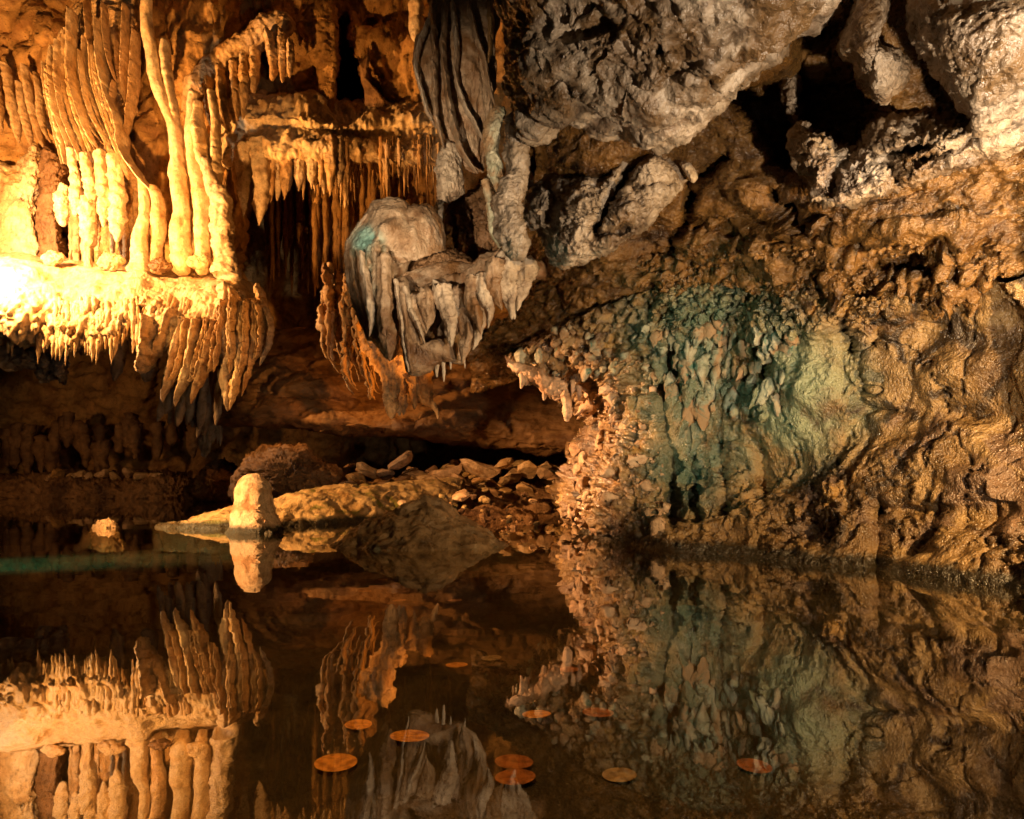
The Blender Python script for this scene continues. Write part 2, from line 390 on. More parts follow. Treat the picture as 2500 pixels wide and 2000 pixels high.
# zoomed views of the photograph used for reading coordinates: (origin x, origin y, photo pixels per view pixel)
ZV = dict(a=(40, 30, .3073), b=(40, 500, .3653), c=(600, 30, .3073), d=(700, 460, .3652), e=(1180, 30, .3653), f=(1800, 30, .3653),
          g=(1300, 640, .3825), h=(1800, 640, .4638), i=(40, 1050, .3525), j=(500, 1050, .4638), k=(820, 460, .2783), l=(780, 780, .3247))
def z(key, pts):
    ox, oy, s = ZV[key]
    return [(ox + s * q[0], oy + s * q[1]) for q in pts]
def zp(key, pts, D):
    """path points (zx, zy, rz[, dD]) -> (px, py, D, r_px)"""
    ox, oy, s = ZV[key]
    return [(ox + s * q[0], oy + s * q[1], D + (q[3] if len(q) > 3 else 0), s * q[2]) for q in pts]

random.seed(3)
U = random.uniform
def z3(key, L):
    ox, oy, s = ZV[key]
    return [(ox + s * a, oy + s * b, s * c, s * d, h) for a, b, c, d, h in L]

# ------------------------------------------------------------------ the setting
def rk(s, a, r=0.5, g=0.2, aniso=(1, 1, 1)):
    an = np.array(aniso)
    def f(V, N, *_):
        p = V * an * s
        return a * (0.9 * fbm(p, 3) + r * (ridged(warp(p * 2.3 + 3.3, 0.6), 4) - 0.4) + g * billow(p * 8.5 + 1.7, 3))
    return f

def flat_sheet(name, x0, x1, y0, y1, zf, nx, ny, mat):
    X, Y = np.meshgrid(np.linspace(x0, x1, nx), y0 + (y1 - y0) * np.linspace(0, 1, ny) ** 1.7)
    V = np.stack([X.ravel(), Y.ravel(), zf(X.ravel(), Y.ravel())], -1)
    return mk(name, V, gridq(ny, nx), mat)
struct(flat_sheet('pool_bed', -9, 7, -0.6, 11, lambda X, Y: -0.034 - 0.03 * np.clip(Y - 1, 0, 4) + 0.0015 * fbm(np.stack([X * 9, Y * 9, 0 * X], -1), 4), 120, 120, BED), 'dark silty bed of the pool')
struct(flat_sheet('water', -9, 7, -0.6, 11, lambda X, Y: 0 * X, 2, 2, water_material()), 'still dark pool water mirroring the cave')

def feat_back(x, y):
    return (-1.6 * inside(x, y, z('c', [(770, 100), (800, 60), (810, 440), (860, 430), (900, 560), (940, 640), (950, 770), (760, 760), (720, 620), (760, 400)]), 16)
            + bumps(x, y, [(900, 130, 70, 130, .18), (1010, 170, 60, 110, .16), (720, 140, 45, 120, .20), (100, 90, 60, 60, .1), (700, 280, 120, 60, .1)])
            + creases(x, y, [([(905, 60), (900, 170), (940, 250)], 12, -.10), ([(640, 40), (650, 180)], 10, -.08)]))
bx = [-900, -300, 40, 300, 560, 690, 830, 960, 1150, 1400, 1900]
rows = []
for yy, ds in [(-420, [4.4] * 11), (-60, [4.6, 4.7, 4.85, 4.9, 4.95, 5.0, 5.1, 5.1, 5.1, 5.1, 5.0]), (140, [4.7, 4.8, 4.9, 4.95, 5.0, 5.05, 5.15, 5.15, 5.15, 5.1, 5.0]),
               (300, [4.8, 4.9, 4.95, 5.0, 5.05, 5.1, 5.1, 5.1, 5.1, 5.1, 5.0]), (430, [4.9, 5.0, 5.0, 5.1, 5.5, 5.7, 5.5, 5.3, 5.2, 5.1, 5.0]),
               (560, [5.0, 5.0, 5.1, 5.2, 6.3, 6.7, 5.7, 5.4, 5.3, 5.2, 5.0]), (700, [5.2, 5.2, 5.4, 5.7, 6.8, 7.0, 6.2, 5.5, 5.4, 5.2, 5.0]),
               (860, [5.6, 5.7, 5.9, 6.1, 6.9, 7.1, 6.6, 5.8, 5.5, 5.3, 5.0]), (1000, [6.0, 6.1, 6.2, 6.4, 6.9, 7.0, 6.6, 6.1, 5.7, 5.4, 5.0]),
               (1130, [6.2, 6.3, 6.4, 6.5, 6.7, 6.8, 6.5, 6.2, 5.8, 5.4, 5.0]), (1240, [6.1, 6.2, 6.3, 6.4, 6.6, 6.6, 6.3, 6.0, 5.7, 5.3, 5.0])]:
    rows.append([(a, yy, d) for a, d in zip(bx, ds)])
bw, _, _ = sheet('cave_back_wall', rows, 200, 310, AMBERROCK, rk(4, .10, .7, .16), feat_back)
struct(bw, 'amber back wall of the cave with a dark hole')

def feat_lo(x, y):
    return bumps(x, y, [(760, 930, 120, 40, .16), (1080, 900, 160, 50, .12), (980, 1040, 260, 40, .1), (1300, 960, 90, 60, .08)]) + creases(x, y, [([(640, 960), (840, 985), (990, 1000), (1200, 930)], 12, -.05)])
lx = [480, 620, 760, 900, 1050, 1200, 1330, 1460]
rows = [[(a, yb + (a - 900) * k, d + (0.5 if a < 600 else 0) - 0.12 * (a - 900) / 500) for a in lx] for yb, k, d in
        [(790, -.06, 5.4), (850, -.02, 4.85), (910, .02, 4.5), (960, .05, 4.3), (1010, .07, 4.18), (1045, .085, 4.16), (1062, .09, 4.3), (1058, .09, 4.8), (1050, .08, 6.2)]]
lo, _, _ = sheet('cave_lower_wall', rows, 120, 220, LOWB, rk(3, .035, .8, .14, (1, 1, 2.2)), feat_lo)
struct(lo, 'smooth brown overhanging rock above the dark gap')

# right wall: rises out of the water and overhangs
RW = [[(1340, 905, 3.6), (1225, 880, 2.35), (1330, 815, 2.05), (1480, 740, 1.85), (1700, 690, 1.68), (1950, 700, 1.46), (2150, 730, 1.32), (2440, 680, 1.16), (2900, 600, .95)],
      [(1420, 960, 3.6), (1330, 925, 2.45), (1420, 895, 2.10), (1550, 850, 1.88), (1730, 800, 1.72), (1950, 820, 1.53), (2150, 850, 1.40), (2440, 810, 1.22), (2900, 780, .98)],
      [(1490, 1010, 3.6), (1412, 995, 2.5), (1470, 985, 2.15), (1580, 960, 1.88), (1750, 930, 1.75), (1950, 950, 1.58), (2150, 960, 1.43), (2440, 950, 1.23), (2900, 950, .99)],
      [(1500, 1080, 3.6), (1428, 1070, 2.55), (1475, 1070, 2.12), (1600, 1070, 1.84), (1760, 1070, 1.74), (1960, 1070, 1.57), (2160, 1070, 1.41), (2440, 1090, 1.21), (2900, 1100, .98)],
      [(1450, 1150, 3.6), (1392, 1155, 2.6), (1462, 1180, 2.02), (1600, 1190, 1.77), (1770, 1195, 1.68), (1970, 1200, 1.50), (2160, 1215, 1.35), (2440, 1235, 1.16), (2900, 1270, .95)],
      [(1420, 1215, 3.6), (1362, 1205, 2.65), (1460, 1260, 1.94), (1610, 1275, 1.68), (1775, 1290, 1.59), (1975, 1305, 1.43), (2170, 1320, 1.30), (2440, 1345, 1.12), (2900, 1390, .92)],
      [(1420, 1245, 3.6), (1385, 1268, 2.7), (1490, 1318, 1.90), (1620, 1342, 1.62), (1780, 1356, 1.51), (1980, 1376, 1.36), (2180, 1398, 1.23), (2440, 1432, 1.075), (2900, 1500, .87)],
      [(1420, 1300, 3.6), (1395, 1330, 2.6), (1500, 1440, 1.80), (1630, 1480, 1.55), (1780, 1500, 1.46), (1980, 1540, 1.30), (2180, 1580, 1.18), (2440, 1640, 1.02), (2900, 1760, .83)]]
def run_on(rows_, x, d):
    """carry each row on towards the viewer's right at its own height"""
    for r in rows_:
        zz = H + (HY - r[-1][1]) / F * r[-1][2]; r.append((CX + x / d * F, HY - (zz - H) / d * F, d))
run_on(RW, 1.0, .52)
def feat_rw(x, y):
    return (creases(x, y, [([(1615, 960), (1640, 1100), (1648, 1270)], 14, -.09), ([(1695, 1120), (1700, 1270)], 9, -.07), ([(1770, 1090), (1772, 1180), (1778, 1260)], 10, -.07),
                           ([(1860, 1100), (1866, 1220)], 9, -.06), ([(2035, 1110), (2110, 1200), (2145, 1225)], 6, -.04), ([(2150, 1230), (2140, 1370)], 15, -.06), ([(2060, 770), (2080, 850)], 22, -.10), ([(2150, 790), (2140, 840)], 16, -.06), ([(1640, 800), (1650, 900)], 10, -.05), ([(1850, 850), (1870, 950)], 8, -.04),
                           ([(1985, 1190), (1975, 1330)], 7, -.02), ([(2120, 860), (2110, 980), (2050, 1120)], 9, -.02)])
            + bumps(x, y, [(1960, 970, 90, 110, .05), (1800, 1150, 40, 80, .02), (1735, 1240, 30, 60, .02), (2250, 1110, 120, 70, .035), (2400, 1170, 60, 80, .04), (2300, 900, 130, 60, .035),
                           (2330, 1310, 90, 60, .02), (1520, 1150, 60, 60, .06), (1430, 1190, 40, 40, .06), (1520, 1000, 70, 40, .05), (2380, 1020, 60, 30, -.03), (2200, 1000, 70, 26, -.02), (2300, 1245, 150, 16, -.025)]))
def d_rw(V, N, x, y):
    cor = np.exp(-((y - 735 + (x - 1800) * .02) / 55) ** 2) * (1 / (1 + np.exp(-(x - 1560) / 40))) * (1 / (1 + np.exp((x - 2160) / 30)))
    pop = 1 / (1 + np.exp((x - 1605) / 14))
    foot = 1 / (1 + np.exp(-(y - 1235) / 25))
    calm = (1 / (1 + np.exp(-(x - 1850) / 30))) * (1 / (1 + np.exp(-(y - 800) / 25))) * (1 - foot)
    grn = np.exp(-(((x - 1740) / 170) ** 2 + ((y - 880) / 130) ** 2))
    c1 = np.clip(0.62 - cells(warp(V * 30, .5)), -.3, 1); c2 = np.clip(.62 - cells(V * 75 + 3), -.3, 1)
    zone = np.clip(.62 + 1.0 * fbm(V * 4.5 + 8, 2), .32, 1.0)
    fl = ridged(warp(V * [11, 11, 6] + 4, .9), 5, .55) - .5
    base = .040 * fbm(V * 5, 3) + .040 * fl * (1 - .3 * calm) * zone + .0050 * billow(V * 60, 4) * zone
    flow = .030 * (ridged(warp(V * [22, 22, 7], .7), 4) - .4)
    frac = -.014 * np.clip(1 - np.abs(fbm(warp(V * [5, 5, 2.2], .5) + 20, 4, .6)) * 26, 0, 1) * (x > 1640)
    d = base + frac + cor * (.040 * c1 + .02 * c2) + pop * (.040 * c1 + .016 * c2) + foot * zone * (.018 + .022 * (x > 2170)) * c1 + foot * zone * .007 * c2 + grn * flow + .0035 * c2 * (1 - calm) * zone
    return d * np.clip((V[:, 2] + .01) / .07, .06, 1)
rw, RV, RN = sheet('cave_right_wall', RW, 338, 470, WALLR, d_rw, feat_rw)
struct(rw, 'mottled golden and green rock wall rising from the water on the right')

# low ceiling on the right: springs from the wall top, near rock appears higher in the picture
CE = []
CX_ = [1150, 1330, 1480, 1700, 1950, 2200, 2450, 2900]; YT = [900, 840, 745, 695, 705, 735, 685, 600]; DW = [2.5, 2.12, 1.86, 1.69, 1.47, 1.30, 1.15, .95]; KK = [.36, .40, .42, .42, .34, .25, .18, .12]
for yy in (60, 15, -30, -80, -140, -210, -290, -380, -480, -600, -760, -1000, -1300):
    CE.append([(xx if xx > 1250 or yt + yy > 760 else 1262, yt + yy, dw + (.25 if yy > 50 else .06 if yy > 0 else 0) if yy > 0 else dw * (1 + k * yy / 700)) for xx, yt, dw, k in zip(CX_, YT, DW, KK)])
run_on(CE, 1.0, .52)
def feat_ce(x, y):
    return (-.26 * inside(x, y, z('f', [(-30, 560), (130, 420), (330, 330), (420, 140), (620, 40), (760, 30), (720, 240), (820, 420), (930, 620), (860, 800), (780, 940), (560, 830), (400, 760), (390, 1000), (480, 1100), (330, 1080), (160, 900), (40, 700)]), 60)
            - .2 * inside(x, y, [(1288, 335), (1345, 320), (1340, 470), (1290, 490)], 18)
            + creases(x, y, [([(1690, 480), (1660, 560), (1640, 600)], 13, -.12), ([(1560, 400), (1500, 490), (1460, 560)], 14, -.12), ([(1780, 380), (1680, 450)], 10, -.07),
                             ([(1900, 470), (1990, 560), (2100, 590)], 16, -.10), ([(1600, 620), (1800, 650), (2100, 640), (2400, 600)], 9, -.07), ([(1700, 560), (1900, 590)], 8, -.05), ([(2150, 640), (2430, 690)], 12, -.07)])
            + bumps(x, y, [(1430, 385, 80, 40, .06), (1800, 470, 90, 40, .04), (1950, 610, 160, 30, .04), (2200, 560, 160, 30, .05), (1600, 690, 100, 24, .04)]))
def d_ce(V, N, x, y):
    lay = np.exp(-((y - 620) / 130) ** 2)
    lip = 1 / (1 + np.exp(-(y - 650) / 25))
    t = (y + (x - 1800) * .06) / 40 + 1.1 * fbm(np.stack([x / 260, y / 90, 0 * x], -1), 3); saw = t - np.floor(t); ter = np.where(saw < .82, saw / .82, (1 - saw) / .18) * np.exp(-((y - 570) / 110) ** 2) * (x > 1380)
    return (.050 * ter * (.55 + .9 * np.clip(fbm(V * 6 + 2, 2), -.5, .6)) + .022 * fbm(V * 8, 3) + .016 * (ridged(warp(V * [7, 7, 22], .6), 4) - .4) * (1 + lay) + .0035 * billow(V * 80, 3)
            + (.006 * lay + .014 * lip) * np.clip(.6 - cells(warp(V * [24, 24, 60], .6)), -.3, 1))
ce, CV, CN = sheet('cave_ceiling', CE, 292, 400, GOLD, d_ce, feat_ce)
struct(ce, 'low wet golden ceiling with layered ledges on the right')

# ------------------------------------------------------------------ scattered knobs: shared meshes
def knob_mesh(name, seed, long=1.6, ns=10, nr=9):
    t = np.linspace(0, 1, nr); r = np.sin(np.pi * np.clip(t * .93 + .05, 0, 1)) ** .7 * (1 - .45 * t); r[-1] = .08
    a = np.linspace(0, 2 * math.pi, ns, endpoint=False)
    V = np.stack([r[:, None] * np.cos(a), r[:, None] * np.sin(a), np.repeat(-(t[:, None] - .25) * long, ns, 1)], -1).reshape(-1, 3)
    V += .42 * np.stack([fbm(V * 1.1 + seed + k * 9, 3, .6) for k in range(3)], -1)
    return V, gridq(nr, ns, True)
KL = [knob_mesh('knob', s * 3.7, 1.5 + .35 * (s % 3), 6, 5) for s in range(6)]
KN = [knob_mesh('knob', s * 3.7, 1.5 + .35 * (s % 3)) for s in range(6)]
def mesh_data(name, V, Q, mat):
    me = bpy.data.meshes.new(name); me.from_pydata(V.tolist(), [], Q.tolist()); me.materials.append(mat)
    me.polygons.foreach_set('use_smooth', np.full(len(Q), True)); me.update(); return me
def rotm(a, b, c):
    from mathutils import Euler
    return np.array(Euler((a, b, c)).to_matrix())
def scatter(name, parent, GV, GN, pxbox, n, size, mat, joined=False, dens=None, embed=.05, lean=.5, longer=1.0):
    """knobs rooted on a sheet (points GV with normals GN) inside a picture box"""
    X = GV.reshape(-1, 3); Nn = GN.reshape(-1, 3)
    px = CX + X[:, 0] / X[:, 1] * F; py = HY - (X[:, 2] - H) / X[:, 1] * F
    ok = (px > pxbox[0]) & (px < pxbox[2]) & (py > pxbox[1]) & (py < pxbox[3])
    if dens is not None: ok &= dens(px, py)
    idx = np.flatnonzero(ok)
    if not len(idx): return
    pick = idx[np.array([random.randrange(len(idx)) for _ in range(n)])]
    datas = None if joined else [mesh_data(name, v, q, mat) for v, q in KN]
    AV, AQ, off = [], [], 0
    for i in pick:
        s = U(*size) * X[i, 1] / F; e = (U(-lean, lean), U(-lean, lean), U(0, 6.28)); k = random.randrange(6)
        loc = X[i] + Nn[i] * s * embed; scl = (s * U(.7, 1.2), s * U(.7, 1.2), s * U(.8, 1.3) * longer)
        if joined:
            V, Q = KL[k]; AV.append((V * scl) @ rotm(*e).T + loc); AQ.append(Q + off); off += len(V)
        else:
            o = bpy.data.objects.new(name, datas[k]); COL.objects.link(o); place(o, loc, parent); o.rotation_euler = e; o.scale = scl
    if joined:
        o = mk(name, np.vstack(AV), np.vstack(AQ), mat, parent); o['kind'] = 'stuff'; return o

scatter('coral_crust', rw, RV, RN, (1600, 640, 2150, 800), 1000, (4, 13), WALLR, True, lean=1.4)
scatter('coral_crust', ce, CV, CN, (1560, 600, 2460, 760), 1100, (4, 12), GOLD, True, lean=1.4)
scatter('drip_knob', rw, RV, RN, (1630, 760, 1960, 1010), 90, (10, 24), VERD, False, lean=.45, longer=1.4, dens=lambda x, y: x < 1960 - (y - 760) * .3)
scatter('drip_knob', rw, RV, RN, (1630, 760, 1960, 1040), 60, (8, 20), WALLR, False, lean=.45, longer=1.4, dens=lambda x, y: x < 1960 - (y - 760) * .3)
scatter('drip_knob', rw, RV, RN, (1260, 780, 1640, 920), 80, (7, 18), VERD, False, lean=.6)
scatter('popcorn_knob', rw, RV, RN, (1380, 930, 1620, 1290), 95, (6, 30), PINK, False, lean=1.2)
scatter('popcorn_crust', rw, RV, RN, (1380, 900, 1620, 1300), 450, (3, 8), PINK, True, lean=1.4)
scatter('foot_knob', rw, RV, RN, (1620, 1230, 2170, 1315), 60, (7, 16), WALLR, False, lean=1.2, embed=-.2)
scatter('ceiling_drip', ce, CV, CN, (1950, 640, 2480, 800), 60, (12, 28), GOLD, False, lean=.3, longer=1.4)

# ------------------------------------------------------------------ grey rocks hanging from the ceiling on the right
def drk(s, a, r=.6, g=.25, knob=0.0, ks=40):
    b = rk(s, a, r, g)
    def f(V, N, *_):
        d = b(V, N)
        if knob: d = d + knob * np.clip(.6 - cells(V * ks), -.3, 1)
        return d
    return f
o = pillow('overhanging_boulder', [(1200, -60), (1214, 60), (1222, 110), (1238, 170), (1246, 215), (1258, 290), (1284, 338), (1330, 330), (1368, 300), (1420, 322), (1470, 338), (1520, 312), (1570, 330), (1612, 334),
      (1660, 310), (1702, 280), (1760, 240), (1802, 214), (1870, 168), (1925, 115), (1995, 55), (2040, -20), (1950, -170), (1600, -260), (1300, -220)], 1.12, .17, .16, GREY,
      centre=(1560, 60), tilt=(-.035, .05), disp=drk(6, .028, .75, .14, 0), ns=360, nr=110,
      feat=lambda x, y: bumps(x, y, [(1300, 170, 50, 40, .05), (1420, 240, 60, 30, .03), (1560, 270, 90, 40, .03), (1700, 200, 80, 30, .03), (1560, 110, 70, 40, -.02)]) +
      creases(x, y, [([(1610, 120), (1660, 130), (1690, 170), (1740, 200)], 9, -.03), ([(1330, 165), (1400, 215), (1440, 245)], 8, -.02), ([(1220, 90), (1300, 110), (1380, 90), (1500, 70)], 9, -.03)]))
tag(o, 'largest grey limestone boulder bulging down from the top of the cave', 'boulder')
o = tube('knotted_stalactite', [(1272, 300, 1.36, 30), (1262, 360, 1.37, 30), (1262, 420, 1.38, 24), (1248, 480, 1.38, 32), (1244, 545, 1.38, 36), (1258, 600, 1.38, 34), (1268, 636, 1.38, 24)], GREY, ns=60, nr=130, flat=1.2, rough=.28, streak=.1)
tag(o, 'slender knotted grey stalactite below the left corner of the largest grey boulder', 'stalactite')
def crag(name, pts, D, f, b, mat, label, cat='rock', s=11, a=.014, tilt=(0, 0), knob=.006, ns=190, nr=54, centre=None, feat=None, **kw):
    o = pillow(name, pts, D, f, b, mat, tilt=tilt, disp=drk(s, a, .9, .25, knob, 55), ns=ns, nr=nr, centre=centre, feat=feat, **kw)
    if label: tag(o, label, cat)
    return o
crag('hanging_rock', z('e', [(268, 1310), (330, 1200), (440, 1110), (600, 1085), (760, 1060), (900, 1000), (1010, 900), (1130, 860), (1250, 895), (1305, 985), (1335, 1080), (1300, 1180), (1200, 1300), (1090, 1420), (1000, 1480), (900, 1570), (780, 1630), (640, 1660), (520, 1708), (430, 1640), (385, 1510), (290, 1430)]),
     1.53, .10, .12, GREY, 'broad cracked grey rock mass hanging beside the slender knotted stalactite', centre=z('e', [(740, 1320)])[0], tilt=(-.045, -.012), knob=.004, a=.013, ns=320, nr=90,
     feat=lambda x, y: creases(x, y, [(z('e', [(1060, 960), (960, 1080), (900, 1200), (790, 1370), (740, 1440)]), 12, -.09), (z('e', [(1000, 1180), (1150, 1150), (1300, 1150)]), 8, -.05), (z('e', [(430, 1130), (480, 1260), (440, 1380)]), 12, -.05), (z('e', [(760, 1500), (960, 1450)]), 9, -.04)])
     + bumps(x, y, z3('e', [(340, 1320, 60, 90, .03), (640, 1270, 110, 90, .025), (560, 1480, 100, 70, .02), (1000, 1330, 120, 70, .03), (1160, 1000, 90, 70, .03)])))
crag('rock_chip', z('e', [(1310, 1010), (1370, 968), (1400, 1000), (1432, 1085), (1425, 1125), (1390, 1138), (1350, 1080)]), 1.40, .025, .03, PALE, 'small pale broken rock chip on the brown ceiling', knob=0, a=.003, ns=80, nr=24)
crag('rock_pendant', z('f', [(700, 240), (750, 60), (820, -120), (1000, -120), (985, 40), (930, 130), (960, 205), (1060, 240), (1130, 310), (1150, 400), (1110, 510), (1040, 560), (1010, 620), (950, 622), (905, 560), (890, 470), (840, 430), (780, 330)]),
     1.00, .09, .12, GREY2 if 'GREY2' in globals() else GREY, 'rounded cracked tan rock pendant over the dark hollow at upper right', 'rock', tilt=(-.01, .03), centre=z('f', [(930, 260)])[0], knob=.003, a=.008)
crag('rock_pendant', z('f', [(1165, 60), (1230, -140), (1700, -200), (2100, -100), (2100, 450), (1900, 640), (1760, 745), (1650, 812), (1590, 790), (1600, 700), (1500, 645), (1430, 570), (1400, 480), (1330, 420), (1290, 320), (1200, 240)]),
     .93, .12, .14, GREY, 'broad bright rock pendant in the top right corner', 'rock', tilt=(-.02, .03), centre=z('f', [(1620, 260)])[0], knob=.003, a=.009, ns=300, nr=80)
crag('rock_shelf', z('f', [(370, 830), (440, 740), (560, 830), (690, 900), (775, 960), (710, 1060), (650, 1250), (560, 1270), (475, 1262), (510, 1090), (410, 990)]), 1.16, .06, .10, GREY, 'left jagged block of the whitish shelf beside the dark hollow at right', a=.016, knob=.004, tilt=(-.02, -.02))
crag('rock_shelf', z('f', [(630, 1070), (780, 940), (850, 870), (910, 960), (1040, 1080), (1110, 1150), (1040, 1200), (900, 1228), (640, 1266)]), 1.12, .06, .10, GREY, 'brightest pointed middle block of the whitish shelf at right', a=.016, knob=.004, tilt=(-.02, -.02))
crag('rock_shelf', z('f', [(860, 810), (960, 735), (1150, 735), (1250, 775), (1380, 765), (1480, 780), (1760, 740), (1900, 640), (2150, 560), (2150, 780), (1760, 915), (1500, 1040), (1200, 1140), (1080, 1160), (1000, 1010), (880, 900)]), 1.07, .07, .10, GREY, 'long whitish shelf band running to the right edge below the pendants', a=.016, knob=.004, tilt=(-.022, -.01), ns=260, nr=66, centre=z('f', [(1350, 900)])[0],
     feat=lambda x, y: creases(x, y, [(z('f', [(1250, 900), (1000, 960)]), 9, -.04), (z('f', [(1700, 800), (1400, 930), (1200, 1000)]), 9, -.03)]))
crag('rock_rib', z('f', [(330, 420), (390, 400), (410, 560), (430, 700), (420, 840), (370, 760), (310, 640), (310, 520)]), 1.36, .05, .06, GREY, 'narrow rough rock rib at the left edge of the dark hollow', knob=.008, a=.009, ns=120, nr=40)
crag('ceiling_slab', z('f', [(480, 1290), (900, 1250), (1200, 1170), (1500, 1070), (1900, 930), (2050, 1000), (1900, 1180), (1500, 1320), (1250, 1400), (1000, 1490), (800, 1440), (640, 1400)]), 1.21, .05, .08, GOLD, 'long brown slanting slab under the jagged whitish shelf', tilt=(-.025, 0), knob=.004, a=.010, ns=260, nr=60, centre=z('f', [(1200, 1290)])[0])

# ------------------------------------------------------------------ upper left: fan of drapery ribs
def T(name, key, D, pts, mat, parent=None, label=None, cat='stalactite', group=None, **kw):
    o = tube(name, zp(key, pts, D), mat, parent, seed=random.random() * 90, **kw)
    if label: tag(o, label, cat, group)
    return o
def at(key, pt, D):
    q = z(key, [pt])[0]; return P(q[0], q[1], D)

fan = thing('drapery_curtain', 'big amber fan of curved drapery ribs at the upper left', 'flowstone', at('a', (600, 1300), 4.5))
pillow('curtain_body', z('a', [(225, 400), (285, 280), (345, 190), (450, 40), (560, -160), (950, -160), (985, 200), (965, 600), (900, 900), (865, 1100), (980, 1330), (1090, 1425), (985, 1425), (870, 1330), (740, 1150), (560, 1185), (420, 1115), (340, 1055), (285, 800), (240, 640)]),
       4.6, .16, .2, TAN, fan, centre=z('a', [(600, 700)])[0], disp=rk(7, .03, .8, .2), ns=260, nr=80)
RIBS = [[(225, 400, 16), (250, 640, 24), (300, 850, 24), (345, 1060, 20), (362, 1210, 8)], [(282, 290, 16), (285, 560, 24), (330, 820, 24), (400, 1010, 20), (425, 1130, 10)],
        [(330, 220, 16), (335, 560, 24), (390, 830, 26), (460, 1030, 22), (520, 1190, 10)], [(390, 150, 20), (390, 520, 26), (440, 800, 26), (520, 1010, 24), (562, 1195, 12)],
        [(440, -20, 26), (440, 460, 26), (490, 720, 28), (570, 950, 24), (645, 1085, 12)], [(500, 300, 12), (540, 560, 22), (600, 800, 24), (680, 960, 22), (735, 1095, 10)],
        [(545, 200, 16), (560, 500, 24), (640, 760, 26), (740, 1000, 24), (795, 1165, 12)], [(600, 260, 10), (640, 560, 20), (700, 780, 22), (800, 1080, 24), (892, 1335, 14)],
        [(655, 60, 18), (680, 350, 24), (740, 650, 26), (830, 880, 28), (860, 1110, 26), (990, 1320, 28), (1100, 1440, 26)], [(800, 230, 14), (820, 480, 22), (880, 680, 22), (890, 860, 12)],
        [(950, 150, 24), (940, 500, 32), (910, 750, 26), (885, 880, 20), (862, 1060, 10)], [(780, 550, 12), (770, 700, 22), (830, 860, 14)], [(560, -120, 20), (580, 200, 18), (640, 420, 14), (690, 640, 8)],
        [(870, -60, 20), (860, 300, 24), (850, 520, 20), (862, 640, 8)], [(700, -60, 18), (720, 260, 20), (770, 480, 16), (800, 560, 6)]]
for k, r in enumerate(RIBS):
    r = [(q[0], q[1], q[2] * (.5 if k != 8 else .75)) for q in r]
    T('rib', 'a', 4.42 - .03 * (k % 3), r, CREAM if k < 9 else TAN, fan, ns=22, nr=120, flat=6.0, rough=.22, streak=.25, sharp=1.7, wob=.16, bead=.05)
for r in [[(60, 420, 20), (90, 600, 26), (130, 800, 26), (190, 1000, 20), (240, 1110, 6)], [(150, 480, 14), (180, 650, 22), (210, 900, 20), (275, 1040, 6)], [(20, 560, 20), (60, 800, 26), (100, 980, 22), (110, 1060, 6)],
          [(-90, 420, 26), (-40, 700, 30), (0, 930, 24), (20, 1040, 6)], [(-200, 400, 30), (-160, 700, 34), (-120, 960, 10)]]:
    T('rib', 'a', 4.75, r, TAN, fan, ns=20, nr=80, flat=2.4, rough=.25, sharp=1.5)

for k in range(8):
    a_, b_ = np.array(RIBS[k][:5]), np.array(RIBS[k + 1][:5])
    for f_ in (.22, .42, .6, .8):
        r = a_ + (b_ - a_) * (f_ + U(-.08, .08)); r[:, 2] = r[:, 2] * U(.26, .5); r[0, 1] += U(-60, 160); r[-1, 1] += U(-120, 60)
        T('thin_rib', 'a', 4.42 + U(-.05, .05), [tuple(q) for q in r], CREAM, fan, ns=10, nr=80, flat=4.5, rough=.3, streak=.2, sharp=1.5, wob=.3, bead=.25)
# blocky drips hanging below the fan
DR = [([(375, 1380, 40), (365, 1500, 50), (365, 1620, 48), (375, 1700, 22)], 'stubby cream drip, leftmost below the amber fan'),
      ([(420, 1080, 26), (455, 1250, 34), (470, 1400, 44), (475, 1520, 46), (470, 1625, 20)], 'pinkish drip second from the left below the amber fan'),
      ([(530, 1120, 30), (570, 1300, 44), (590, 1450, 46), (590, 1560, 30), (585, 1610, 12)], 'long cream drip tapering left of centre below the amber fan'),
      ([(560, 1450, 40), (560, 1600, 60), (580, 1760, 62), (560, 1900, 36), (585, 2080, 22), (600, 2130, 10)], 'lumpy cream drip that almost reaches the bright ledge'),
      ([(650, 1100, 40), (680, 1340, 50), (690, 1480, 56), (690, 1600, 40), (690, 1710, 14)], 'cream drip with a ragged lower edge below the middle of the fan'),
      ([(760, 1130, 40), (790, 1300, 56), (805, 1480, 62), (810, 1650, 58), (810, 1760, 44), (800, 1840, 16)], 'thick smooth bright drip with rounded tip beneath the amber fan')]
for pts, lab in DR:
    T('drip', 'a', 4.36, pts, CREAM, None, lab, 'stalactite', 'cream drips below the fan', ns=30, nr=70, flat=1.0, rough=.26, streak=.16)
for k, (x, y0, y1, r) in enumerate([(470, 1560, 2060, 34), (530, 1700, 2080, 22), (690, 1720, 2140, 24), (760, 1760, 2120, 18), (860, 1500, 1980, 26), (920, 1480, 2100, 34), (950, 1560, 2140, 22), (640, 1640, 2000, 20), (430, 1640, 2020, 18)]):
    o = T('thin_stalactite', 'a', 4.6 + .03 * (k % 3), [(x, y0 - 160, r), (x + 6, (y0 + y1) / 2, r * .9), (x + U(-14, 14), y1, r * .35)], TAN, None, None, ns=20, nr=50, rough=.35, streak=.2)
    tag(o, ['thin tan stalactite %s in the shade behind the cream drips' % s for s in ('behind the leftmost stubby drip', 'left of the lumpy drip', 'right of the lumpy drip', 'under the thick smooth drip', 'left of the first column', 'nearest the first column', 'touching the first column', 'between the lumpy and ragged drips', 'at the far left')][k], 'stalactite', 'thin stalactites behind the drips')
